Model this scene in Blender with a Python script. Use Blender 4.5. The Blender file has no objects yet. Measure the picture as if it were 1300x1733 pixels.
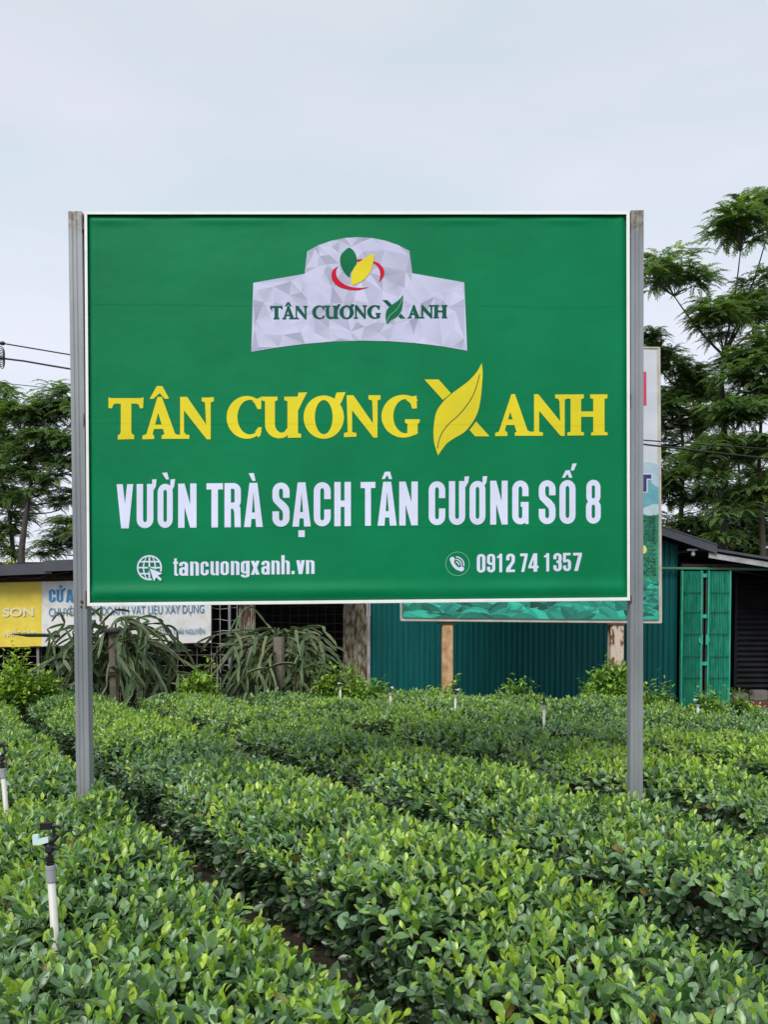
import bpy, bmesh, math, random
import numpy as np
from mathutils import Vector as V
from mathutils.geometry import delaunay_2d_cdt
R = math.radians
random.seed(7)
rng = np.random.default_rng(11)
SC = bpy.context.scene
COL = SC.collection

# ------------------------------------------------------------------ camera
F, W0, H0 = 1400.0, 1300.0, 1733.0
CAMZ, PITCH, SHIFT = 1.55, R(1.75), 216.3 / 1733.0
cd = bpy.data.cameras.new('camera')
cam = bpy.data.objects.new('camera', cd)
COL.objects.link(cam)
cam.location = (0, 0, CAMZ)
cam.rotation_euler = (R(90) - PITCH, 0, 0)
cd.sensor_fit = 'VERTICAL'
cd.sensor_height = 36.0
cd.lens = F / H0 * 36.0
cd.shift_y = SHIFT
cd.clip_start, cd.clip_end = 0.05, 2000
SC.camera = cam
SC.render.resolution_x, SC.render.resolution_y = 769, 1024

# ------------------------------------------------------------------ world, sun, exposure
SUN_EL, SUN_AZ = R(45), R(203)            # azimuth from +Y, clockwise: behind the camera, to the left
w = bpy.data.worlds.new('World')
SC.world = w
w.use_nodes = True
nt = w.node_tree
nt.nodes.clear()
N = nt.nodes.new
out = N('ShaderNodeOutputWorld'); bg = N('ShaderNodeBackground')
sky = N('ShaderNodeTexSky'); sky.sky_type = 'NISHITA'; sky.sun_disc = False
sky.sun_elevation = SUN_EL; sky.sun_rotation = SUN_AZ
tc = N('ShaderNodeTexCoord'); sep = N('ShaderNodeSeparateXYZ')
nt.links.new(tc.outputs['Generated'], sep.inputs[0])
ramp = N('ShaderNodeValToRGB')
els = ramp.color_ramp.elements
els[0].position = 0.0; els[0].color = (0.80, 0.85, 0.93, 1)
els[1].position = 1.0; els[1].color = (0.92, 0.93, 0.94, 1)
for p, c in ((0.28, (0.80, 0.85, 0.935)), (0.42, (0.735, 0.795, 0.875)), (0.55, (0.685, 0.75, 0.81)), (0.64, (0.70, 0.755, 0.81)), (0.76, (0.86, 0.88, 0.9))):
    e = els.new(p); e.color = (*c, 1)
nt.links.new(sep.outputs['Z'], ramp.inputs[0])
mp = N('ShaderNodeMapping'); mp.inputs['Scale'].default_value = (1.0, 1.0, 3.5)
nz = N('ShaderNodeTexNoise'); nz.inputs['Scale'].default_value = 2.4; nz.inputs['Detail'].default_value = 4
nt.links.new(tc.outputs['Generated'], mp.inputs[0]); nt.links.new(mp.outputs[0], nz.inputs['Vector'])
cr = N('ShaderNodeValToRGB')
cr.color_ramp.elements[0].position = 0.36; cr.color_ramp.elements[0].color = (0.915, 0.965, 0.975, 1)
cr.color_ramp.elements[1].position = 0.64; cr.color_ramp.elements[1].color = (1.06, 1.02, 1.045, 1)
nt.links.new(nz.outputs['Fac'], cr.inputs[0])
mul = N('ShaderNodeVectorMath'); mul.operation = 'MULTIPLY'
nt.links.new(ramp.outputs[0], mul.inputs[0]); nt.links.new(cr.outputs[0], mul.inputs[1])
sc10 = N('ShaderNodeVectorMath'); sc10.operation = 'SCALE'; sc10.inputs['Scale'].default_value = 10.0
nt.links.new(mul.outputs[0], sc10.inputs[0])
mx = N('ShaderNodeMix'); mx.data_type = 'RGBA'; mx.inputs['Factor'].default_value = 0.94
nt.links.new(sky.outputs[0], mx.inputs['A']); nt.links.new(sc10.outputs[0], mx.inputs['B'])
nt.links.new(mx.outputs['Result'], bg.inputs[0]); bg.inputs[1].default_value = 0.1
nt.links.new(bg.outputs[0], out.inputs[0])

sl = bpy.data.lights.new('sun', 'SUN'); sl.energy = 2.4; sl.angle = R(24); sl.color = (1, 0.96, 0.9)
so = bpy.data.objects.new('sun', sl); COL.objects.link(so)
sd = V((math.sin(SUN_AZ) * math.cos(SUN_EL), math.cos(SUN_AZ) * math.cos(SUN_EL), math.sin(SUN_EL)))
so.rotation_euler = sd.to_track_quat('Z', 'Y').to_euler(); so.location = (-3, -6, 12)

SC.view_settings.view_transform = 'Standard'; SC.view_settings.look = 'None'
SC.view_settings.exposure = 0.07; SC.view_settings.gamma = 1.0
SC.render.engine = 'CYCLES'
SC.cycles.max_bounces = 6; SC.cycles.transparent_max_bounces = 6
SC.cycles.use_denoising = True

# ------------------------------------------------------------------ helpers: photo pixel -> point in the world
CP, SP = math.cos(PITCH), math.sin(PITCH)
def ray(u, v):
    xc = (u - 650.0) / F; yc = (866.5 - v) / F + SHIFT * H0 / F
    return V((xc, yc * SP + CP, yc * CP - SP))
def P(u, v, Y, k=0.0):
    """point where the line of sight meets the upright plane y = Y + k*x"""
    d = ray(u, v); t = Y / (d.y - k * d.x)
    return V((d.x * t, d.y * t, CAMZ + d.z * t))
def G(u, v, z=0.0):
    d = ray(u, v); t = (z - CAMZ) / d.z
    return V((d.x * t, d.y * t, z))
def PX(Y): return Y / F            # metres per photo pixel at depth Y

# ------------------------------------------------------------------ helpers: objects
ORG = {}
def tag(o, label=None, cat=None, group=None, kind=None):
    if label: o['label'] = label
    if cat: o['category'] = cat
    if group: o['group'] = group
    if kind: o['kind'] = kind
    return o
def thing(name, loc, label, cat, group=None):
    o = bpy.data.objects.new(name, None); COL.objects.link(o)
    o.location = loc; o.empty_display_size = 0.1
    ORG[o.name] = V(loc)
    return tag(o, label, cat, group)
def link(name, me, mat, parent=None):
    if mat and not me.materials: me.materials.append(mat)
    o = bpy.data.objects.new(name, me); COL.objects.link(o)
    org = V((0, 0, 0))
    if parent is not None:
        o.parent = parent; org = ORG[parent.name]
    ORG[o.name] = org
    return o
class MB:
    def __init__(s): s.v = []; s.f = []; s.c = []
    def add(s, vs, fs, col=None):
        b = len(s.v); s.v += [V(p) for p in vs]; s.f += [tuple(b + i for i in f) for f in fs]
        s.c += [col or (1, 1, 1)] * len(vs)
        return s
    def hexa(s, a, b, col=None):
        """a: four points, b: the four opposite points"""
        return s.add(list(a) + list(b), [(0, 1, 2, 3), (7, 6, 5, 4), (0, 4, 5, 1), (1, 5, 6, 2), (2, 6, 7, 3), (3, 7, 4, 0)], col)
    def box(s, lo, hi, col=None):
        x0, y0, z0 = lo; x1, y1, z1 = hi
        return s.hexa([(x0, y0, z0), (x1, y0, z0), (x1, y0, z1), (x0, y0, z1)], [(x0, y1, z0), (x1, y1, z0), (x1, y1, z1), (x0, y1, z1)], col)
    def prism(s, poly, dv, col=None):
        n = len(poly); dv = V(dv); poly = [V(p) for p in poly]
        return s.add(poly + [p + dv for p in poly], [tuple(range(n)), tuple(range(2 * n - 1, n - 1, -1))] + [(i, i + n, (i + 1) % n + n, (i + 1) % n) for i in range(n)], col)
    def tube(s, pts, r, n=8, cap=True, col=None):
        pts = [V(p) for p in pts]; m = len(pts)
        rs = r if isinstance(r, (list, tuple)) else [r] * m
        t0 = (pts[1] - pts[0]).normalized()
        side = t0.orthogonal().normalized()
        vs = []
        for i, p in enumerate(pts):
            t = (pts[min(i + 1, m - 1)] - pts[max(i - 1, 0)]).normalized()
            side = (side - t * side.dot(t)).normalized(); bi = t.cross(side)
            for k in range(n):
                a = 2 * math.pi * k / n
                vs.append(p + (side * math.cos(a) + bi * math.sin(a)) * rs[i])
        fs = [(i * n + k, i * n + (k + 1) % n, (i + 1) * n + (k + 1) % n, (i + 1) * n + k) for i in range(m - 1) for k in range(n)]
        if cap: fs += [tuple(range(n - 1, -1, -1)), tuple(range((m - 1) * n, m * n))]
        return s.add(vs, fs, col)
    def lathe(s, base, prof, n=16, axis=V((0, 0, 1)), col=None):
        return s.tube([V(base) + V(axis) * h for h, r in prof], [r for h, r in prof], n, True, col)
    def ring(s, c, R_, r, n=20, m=8):
        vs = []; fs = []
        for i in range(n):
            a = 2 * math.pi * i / n
            for k in range(m):
                b = 2 * math.pi * k / m
                vs.append(V(c) + V((math.cos(a) * (R_ + r * math.cos(b)), math.sin(a) * (R_ + r * math.cos(b)), r * math.sin(b))))
        for i in range(n):
            for k in range(m):
                fs.append((i * m + k, ((i + 1) % n) * m + k, ((i + 1) % n) * m + (k + 1) % m, i * m + (k + 1) % m))
        return s.add(vs, fs)
    def build(s, name, mat, parent=None, smooth=False, bevel=0.0, fixn=True):
        org = ORG[parent.name] if parent is not None else V((0, 0, 0))
        me = bpy.data.meshes.new(name)
        me.from_pydata([p - org for p in s.v], [], s.f)
        if fixn or bevel:
            bm = bmesh.new(); bm.from_mesh(me)
            bmesh.ops.recalc_face_normals(bm, faces=bm.faces)
            if bevel:
                es = [e for e in bm.edges if len(e.link_faces) == 2 and e.calc_face_angle() > 0.6]
                bmesh.ops.bevel(bm, geom=es, offset=bevel, segments=2, affect='EDGES', clamp_overlap=True)
            bm.to_mesh(me); bm.free()
        if any(c != (1, 1, 1) for c in s.c) and not bevel:
            at = me.color_attributes.new('col', 'FLOAT_COLOR', 'POINT')
            at.data.foreach_set('color', [x for c in s.c for x in (*c, 1.0)])
        if smooth:
            me.polygons.foreach_set('use_smooth', [True] * len(me.polygons))
        return link(name, me, mat, parent)
def bulk(name, verts, tris, mat, parent=None, cols=None, smooth=True):
    """numpy arrays straight into a mesh"""
    org = ORG[parent.name] if parent is not None else V((0, 0, 0))
    me = bpy.data.meshes.new(name)
    verts = verts - np.array(org)[None]
    me.vertices.add(len(verts)); me.vertices.foreach_set('co', verts.astype(np.float32).ravel())
    me.loops.add(tris.size); me.loops.foreach_set('vertex_index', tris.astype(np.int32).ravel())
    me.polygons.add(len(tris)); me.polygons.foreach_set('loop_start', np.arange(0, tris.size, 3, dtype=np.int32))
    me.update(calc_edges=True)
    me.polygons.foreach_set('use_smooth', np.full(len(tris), smooth))
    if cols is not None:
        at = me.color_attributes.new('col', 'FLOAT_COLOR', 'POINT')
        at.data.foreach_set('color', np.concatenate([cols, np.ones((len(cols), 1))], 1).astype(np.float32).ravel())
    me.update()
    return link(name, me, mat, parent)

# ------------------------------------------------------------------ helpers: materials
def mat(name, c1, c2=None, scale=6.0, lo=0.4, hi=0.6, rough=0.6, metal=0.0, bump=0.0, bscale=None, stretch=(1, 1, 1), spec=0.5, detail=5, attr=False, rough2=None):
    m = bpy.data.materials.new(name); m.use_nodes = True
    t = m.node_tree; b = t.nodes['Principled BSDF']; L = t.links.new
    b.inputs['Roughness'].default_value = rough; b.inputs['Metallic'].default_value = metal
    b.inputs['Specular IOR Level'].default_value = spec
    b.inputs['Base Color'].default_value = (*c1, 1)
    tcn = t.nodes.new('ShaderNodeTexCoord'); mpn = t.nodes.new('ShaderNodeMapping'); mpn.inputs['Scale'].default_value = stretch
    L(tcn.outputs['Object'], mpn.inputs[0])
    col = None
    if c2 is not None:
        nn = t.nodes.new('ShaderNodeTexNoise'); nn.inputs['Scale'].default_value = scale; nn.inputs['Detail'].default_value = detail; nn.inputs['Roughness'].default_value = 0.65
        L(mpn.outputs[0], nn.inputs['Vector'])
        r = t.nodes.new('ShaderNodeValToRGB')
        r.color_ramp.elements[0].position = lo; r.color_ramp.elements[0].color = (*c1, 1)
        r.color_ramp.elements[1].position = hi; r.color_ramp.elements[1].color = (*c2, 1)
        L(nn.outputs['Fac'], r.inputs[0]); col = r.outputs[0]
        if rough2 is not None:
            mr = t.nodes.new('ShaderNodeMapRange'); mr.inputs['From Min'].default_value = lo; mr.inputs['From Max'].default_value = hi
            mr.inputs['To Min'].default_value = rough; mr.inputs['To Max'].default_value = rough2
            L(nn.outputs['Fac'], mr.inputs[0]); L(mr.outputs[0], b.inputs['Roughness'])
    if attr:
        a = t.nodes.new('ShaderNodeAttribute'); a.attribute_name = 'col'
        if col is None: col = a.outputs['Color']
        else:
            x = t.nodes.new('ShaderNodeMix'); x.data_type = 'RGBA'; x.blend_type = 'MULTIPLY'; x.inputs['Factor'].default_value = 1
            L(a.outputs['Color'], x.inputs['A']); L(col, x.inputs['B']); col = x.outputs['Result']
    if col is not None: L(col, b.inputs['Base Color'])
    if bump:
        n2 = t.nodes.new('ShaderNodeTexNoise'); n2.inputs['Scale'].default_value = bscale or scale * 3; n2.inputs['Detail'].default_value = 4
        L(mpn.outputs[0], n2.inputs['Vector'])
        bp = t.nodes.new('ShaderNodeBump'); bp.inputs['Strength'].default_value = bump; bp.inputs['Distance'].default_value = 0.01
        L(n2.outputs['Fac'], bp.inputs['Height']); L(bp.outputs[0], b.inputs['Normal'])
    return m
def leafmat(name, rough=0.42, trans=0.3, spec=0.5, tint=(1.4, 1.5, 0.8), nscale=60, back=None):
    """colour per leaf comes from the mesh (young tips pale, old leaves dark, tea with painted sheen and shade); thin leaves let light through"""
    m = bpy.data.materials.new(name); m.use_nodes = True
    t = m.node_tree; b = t.nodes['Principled BSDF']; L = t.links.new; o = t.nodes['Material Output']
    a = t.nodes.new('ShaderNodeAttribute'); a.attribute_name = 'col'
    tcn = t.nodes.new('ShaderNodeTexCoord')
    nn = t.nodes.new('ShaderNodeTexNoise'); nn.inputs['Scale'].default_value = nscale; nn.inputs['Detail'].default_value = 3
    L(tcn.outputs['Object'], nn.inputs['Vector'])
    r = t.nodes.new('ShaderNodeValToRGB')
    r.color_ramp.elements[0].position = 0.25; r.color_ramp.elements[0].color = (0.72, 0.75, 0.7, 1)
    r.color_ramp.elements[1].position = 0.75; r.color_ramp.elements[1].color = (1.25, 1.22, 1.2, 1)
    L(nn.outputs['Fac'], r.inputs[0])
    x = t.nodes.new('ShaderNodeMix'); x.data_type = 'RGBA'; x.blend_type = 'MULTIPLY'; x.inputs['Factor'].default_value = 1
    L(a.outputs['Color'], x.inputs['A']); L(r.outputs[0], x.inputs['B'])
    L(x.outputs['Result'], b.inputs['Base Color'])
    b.inputs['Roughness'].default_value = rough; b.inputs['Specular IOR Level'].default_value = spec
    tr = t.nodes.new('ShaderNodeBsdfTranslucent')
    y = t.nodes.new('ShaderNodeMix'); y.data_type = 'RGBA'; y.blend_type = 'MULTIPLY'; y.inputs['Factor'].default_value = 1
    y.inputs['B'].default_value = (*tint, 1)
    L(x.outputs['Result'], y.inputs['A']); L(y.outputs['Result'], tr.inputs[0])
    ms = t.nodes.new('ShaderNodeMixShader'); ms.inputs[0].default_value = trans
    L(b.outputs[0], ms.inputs[1]); L(tr.outputs[0], ms.inputs[2]); L(ms.outputs[0], o.inputs['Surface'])
    return m
def vinyl(name, c, attr=False, rough=0.5):
    """printed tarpaulin: faint weave, stretched wrinkles and three horizontal fold creases, as bump"""
    m = bpy.data.materials.new(name); m.use_nodes = True
    t = m.node_tree; b = t.nodes['Principled BSDF']; L = t.links.new
    b.inputs['Roughness'].default_value = rough; b.inputs['Specular IOR Level'].default_value = 0.12
    tcn = t.nodes.new('ShaderNodeTexCoord')
    if attr:
        a = t.nodes.new('ShaderNodeAttribute'); a.attribute_name = 'col'; L(a.outputs['Color'], b.inputs['Base Color'])
    else:
        nn = t.nodes.new('ShaderNodeTexNoise'); nn.inputs['Scale'].default_value = 1.8; nn.inputs['Detail'].default_value = 6
        L(tcn.outputs['Object'], nn.inputs['Vector'])
        r = t.nodes.new('ShaderNodeValToRGB')
        r.color_ramp.elements[0].position = 0.35; r.color_ramp.elements[0].color = (*[q * 0.88 for q in c], 1)
        r.color_ramp.elements[1].position = 0.65; r.color_ramp.elements[1].color = (*[q * 1.06 for q in c], 1)
        L(nn.outputs['Fac'], r.inputs[0]); L(r.outputs[0], b.inputs['Base Color'])
    sx = t.nodes.new('ShaderNodeSeparateXYZ'); L(tcn.outputs['Object'], sx.inputs[0])
    n1 = t.nodes.new('ShaderNodeTexNoise'); n1.inputs['Scale'].default_value = 1.5; n1.inputs['Detail'].default_value = 2
    L(tcn.outputs['Object'], n1.inputs['Vector'])
    wob = t.nodes.new('ShaderNodeMath'); wob.operation = 'MULTIPLY_ADD'; wob.inputs[1].default_value = 0.03
    L(n1.outputs['Fac'], wob.inputs[0]); L(sx.outputs['Z'], wob.inputs[2])
    tot = None
    for zc in (3.117, 2.525, 2.01):
        d = t.nodes.new('ShaderNodeMath'); d.operation = 'SUBTRACT'; d.inputs[1].default_value = zc; L(wob.outputs[0], d.inputs[0])
        mr = t.nodes.new('ShaderNodeMapRange'); mr.interpolation_type = 'SMOOTHSTEP'
        mr.inputs['From Min'].default_value = -0.006; mr.inputs['From Max'].default_value = 0.004
        L(d.outputs[0], mr.inputs[0])
        if tot is None: tot = mr.outputs[0]
        else:
            s = t.nodes.new('ShaderNodeMath'); s.operation = 'ADD'; L(tot, s.inputs[0]); L(mr.outputs[0], s.inputs[1]); tot = s.outputs[0]
    sf = t.nodes.new('ShaderNodeMath'); sf.operation = 'MULTIPLY'; sf.inputs[1].default_value = 0.55; L(tot, sf.inputs[0]); tot = sf.outputs[0]
    mp2 = t.nodes.new('ShaderNodeMapping'); mp2.inputs['Scale'].default_value = (1.3, 1.3, 2)
    L(tcn.outputs['Object'], mp2.inputs[0])
    n2 = t.nodes.new('ShaderNodeTexNoise'); n2.inputs['Scale'].default_value = 2.2; n2.inputs['Detail'].default_value = 3
    L(mp2.outputs[0], n2.inputs['Vector'])
    n3 = t.nodes.new('ShaderNodeTexNoise'); n3.inputs['Scale'].default_value = 260; L(tcn.outputs['Object'], n3.inputs['Vector'])
    a1 = t.nodes.new('ShaderNodeMath'); a1.operation = 'MULTIPLY_ADD'; a1.inputs[1].default_value = 6.0; L(n2.outputs['Fac'], a1.inputs[0]); L(tot, a1.inputs[2])
    a2 = t.nodes.new('ShaderNodeMath'); a2.operation = 'MULTIPLY_ADD'; a2.inputs[1].default_value = 0.25; L(n3.outputs['Fac'], a2.inputs[0]); L(a1.outputs[0], a2.inputs[2])
    bp = t.nodes.new('ShaderNodeBump'); bp.inputs['Strength'].default_value = 0.9; bp.inputs['Distance'].default_value = 0.0012
    L(a2.outputs[0], bp.inputs['Height']); L(bp.outputs[0], b.inputs['Normal'])
    return m

M_soil = mat('soil', (0.016, 0.011, 0.008), (0.042, 0.028, 0.018), 7, 0.35, 0.7, 0.95, bump=0.8, bscale=30)
M_green = vinyl('green_vinyl', (0.0004, 0.205, 0.076))
M_yellow = vinyl('yellow_print', (0.80, 0.68, 0.028))
M_white = vinyl('white_print', (0.73, 0.765, 0.97))
M_print = vinyl('badge_print', (1, 1, 1), attr=True)
M_frame = mat('white_enamel', (0.88, 0.88, 0.88), (0.74, 0.74, 0.72), 5, 0.5, 0.75, 0.4, stretch=(1, 1, 1))
M_galv = mat('galvanised_steel', (0.20, 0.215, 0.23), (0.28, 0.295, 0.305), 5, 0.35, 0.65, 0.5, metal=0.25, bump=0.12, bscale=40, stretch=(1, 1, 0.25))
M_post = mat('weathered_steel_post', (0.215, 0.235, 0.25), (0.30, 0.32, 0.335), 5, 0.35, 0.65, 0.5, metal=0.2, bump=0.12, bscale=40, stretch=(1, 1, 0.25))
def wear_top(m, z0, z1, c1, c2):
    """rain-stained, lime-spattered upper end of the posts"""
    t = m.node_tree; L = t.links.new; b = t.nodes['Principled BSDF']
    old = b.inputs['Base Color'].links[0].from_socket
    tcn = t.nodes.new('ShaderNodeTexCoord'); sx = t.nodes.new('ShaderNodeSeparateXYZ'); L(tcn.outputs['Object'], sx.inputs[0])
    n = t.nodes.new('ShaderNodeTexNoise'); n.inputs['Scale'].default_value = 22; n.inputs['Detail'].default_value = 6; L(tcn.outputs['Object'], n.inputs['Vector'])
    a = t.nodes.new('ShaderNodeMath'); a.operation = 'MULTIPLY_ADD'; a.inputs[1].default_value = 0.30; L(n.outputs['Fac'], a.inputs[0]); L(sx.outputs['Z'], a.inputs[2])
    mr = t.nodes.new('ShaderNodeMapRange'); mr.inputs['From Min'].default_value = z0 + .15; mr.inputs['From Max'].default_value = z1 + .15; L(a.outputs[0], mr.inputs[0])
    n2 = t.nodes.new('ShaderNodeTexNoise'); n2.inputs['Scale'].default_value = 45; n2.inputs['Detail'].default_value = 5; L(tcn.outputs['Object'], n2.inputs['Vector'])
    r = t.nodes.new('ShaderNodeValToRGB'); r.color_ramp.elements[0].position = .38; r.color_ramp.elements[0].color = (*c1, 1); r.color_ramp.elements[1].position = .66; r.color_ramp.elements[1].color = (*c2, 1)
    L(n2.outputs['Fac'], r.inputs[0])
    x = t.nodes.new('ShaderNodeMix'); x.data_type = 'RGBA'; L(mr.outputs[0], x.inputs['Factor']); L(old, x.inputs['A']); L(r.outputs[0], x.inputs['B'])
    L(x.outputs['Result'], b.inputs['Base Color'])
wear_top(M_post, 3.42, 3.55, (0.16, 0.14, 0.115), (0.34, 0.32, 0.28))
M_grime = mat('weathered_cap', (0.22, 0.21, 0.185), (0.12, 0.10, 0.075), 30, 0.35, 0.7, 0.8, bump=0.6, bscale=60)
M_rustdark = mat('rusty_bolt', (0.10, 0.06, 0.04), (0.04, 0.03, 0.025), 40, 0.4, 0.6, 0.8)
M_black = mat('black_plastic', (0.012, 0.012, 0.013), rough=0.4)
M_darkhole = mat('dark_metal', (0.008, 0.008, 0.009), (0.015, 0.014, 0.013), 5, rough=0.7)

# ------------------------------------------------------------------ ground
g = MB()
nx = 60
for (x0, x1, y0, y1) in ((-400, 400, -60, 900),):
    g.add([(x0, y0, 0), (x1, y0, 0), (x1, y1, 0), (x0, y1, 0)], [(0, 1, 2, 3)])
tag(g.build('ground', M_soil), kind='structure')
# the raised bed the tea grows on
g = MB(); bx, by = [], []
gx = [-7 + i * .25 for i in range(61)]; gy = [.2 + j * .25 for j in range(40)]
for y_ in gy:
    for x_ in gx:
        lim = (9.55 - (max(0, x_ - 1.2)) * .62); e_ = min(1, max(0, (lim - y_) / .35))
        g.v.append(V((x_, y_, -.02 + e_ * (.285 + .025 * math.sin(x_ * 5.3 + y_ * 3.1) + .02 * math.sin(x_ * 11 - y_ * 9.7))))); g.c.append((1, 1, 1))
n_ = len(gx)
g.f += [(j * n_ + i, j * n_ + i + 1, (j + 1) * n_ + i + 1, (j + 1) * n_ + i) for j in range(len(gy) - 1) for i in range(n_ - 1)]
tag(g.build('soil_bed', M_soil, smooth=True), kind='structure')

# ------------------------------------------------------------------ flat print: letters as polygons, united and laid on the sheet
def inside(p, poly):
    c = False; n = len(poly)
    for i in range(n):
        (x1, y1), (x2, y2) = poly[i], poly[(i + 1) % n]
        if (y1 > p[1]) != (y2 > p[1]) and p[0] < (x2 - x1) * (p[1] - y1) / (y2 - y1) + x1: c = not c
    return c
def unite(pieces):
    vs, fs = [], []
    for poly in pieces:
        q = []
        for p in poly:
            if not q or math.hypot(p[0] - q[-1][0], p[1] - q[-1][1]) > 1e-3: q.append((float(p[0]), float(p[1])))
        if len(q) > 2 and math.hypot(q[0][0] - q[-1][0], q[0][1] - q[-1][1]) < 1e-3: q.pop()
        ar = sum(q[i][0] * q[(i + 1) % len(q)][1] - q[(i + 1) % len(q)][0] * q[i][1] for i in range(len(q)))
        if len(q) < 3 or abs(ar) < 1e-4: continue
        if ar < 0: q.reverse()
        b = len(vs); vs += [V(p) for p in q]; fs.append(list(range(b, b + len(q))))
    rv, re, rf, ov, oe, of = delaunay_2d_cdt(vs, [], fs, 0, 1e-4)
    polys = [[tuple(vs[i]) for i in f] for f in fs]
    bb_ = [(min(p[0] for p in q), max(p[0] for p in q), min(p[1] for p in q), max(p[1] for p in q)) for q in polys]
    keep = []
    for f in rf:
        c = (sum(rv[i][0] for i in f) / len(f), sum(rv[i][1] for i in f) / len(f))
        if any(b[0] <= c[0] <= b[1] and b[2] <= c[1] <= b[3] and inside(c, q) for b, q in zip(bb_, polys)): keep.append(tuple(f))
    return [tuple(p) for p in rv], keep
def shift(pieces, f): return [[f(*p) for p in poly] for poly in pieces]
def arcpts(cx, cy, rx, ry, a0, a1, n=14):
    return [(cx + rx * math.cos(R(a0 + (a1 - a0) * i / n)), cy - ry * math.sin(R(a0 + (a1 - a0) * i / n))) for i in range(n + 1)]
def band(A, B):
    """strip of quads between two point rows"""
    return [[A[i], A[i + 1], B[i + 1], B[i]] for i in range(len(A) - 1)]
def stroke(pts, wx, wy=None):
    wy = wy or wx; A, B = [], []
    for i, p in enumerate(pts):
        q0, q1 = pts[max(i - 1, 0)], pts[min(i + 1, len(pts) - 1)]
        tx, ty = q1[0] - q0[0], q1[1] - q0[1]; l = math.hypot(tx, ty) or 1
        nx_, ny_ = -ty / l, tx / l
        A.append((p[0] + nx_ * wx / 2, p[1] + ny_ * wy / 2)); B.append((p[0] - nx_ * wx / 2, p[1] - ny_ * wy / 2))
    return band(A, B)
def smooth(pts, n=6, closed=False):
    o = []; m = len(pts)
    rngi = range(m if closed else m - 1)
    for i in rngi:
        if closed: p0, p1, p2, p3 = pts[(i - 1) % m], pts[i], pts[(i + 1) % m], pts[(i + 2) % m]
        else: p0, p1, p2, p3 = pts[max(i - 1, 0)], pts[i], pts[i + 1], pts[min(i + 2, m - 1)]
        for k in range(n):
            t = k / n
            o.append(tuple(0.5 * (2 * p1[j] + (p2[j] - p0[j]) * t + (2 * p0[j] - 5 * p1[j] + 4 * p2[j] - p3[j]) * t * t + (3 * p1[j] - p0[j] - 3 * p2[j] + p3[j]) * t ** 3) for j in (0, 1)))
    if not closed: o.append(tuple(pts[-1]))
    return o

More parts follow.
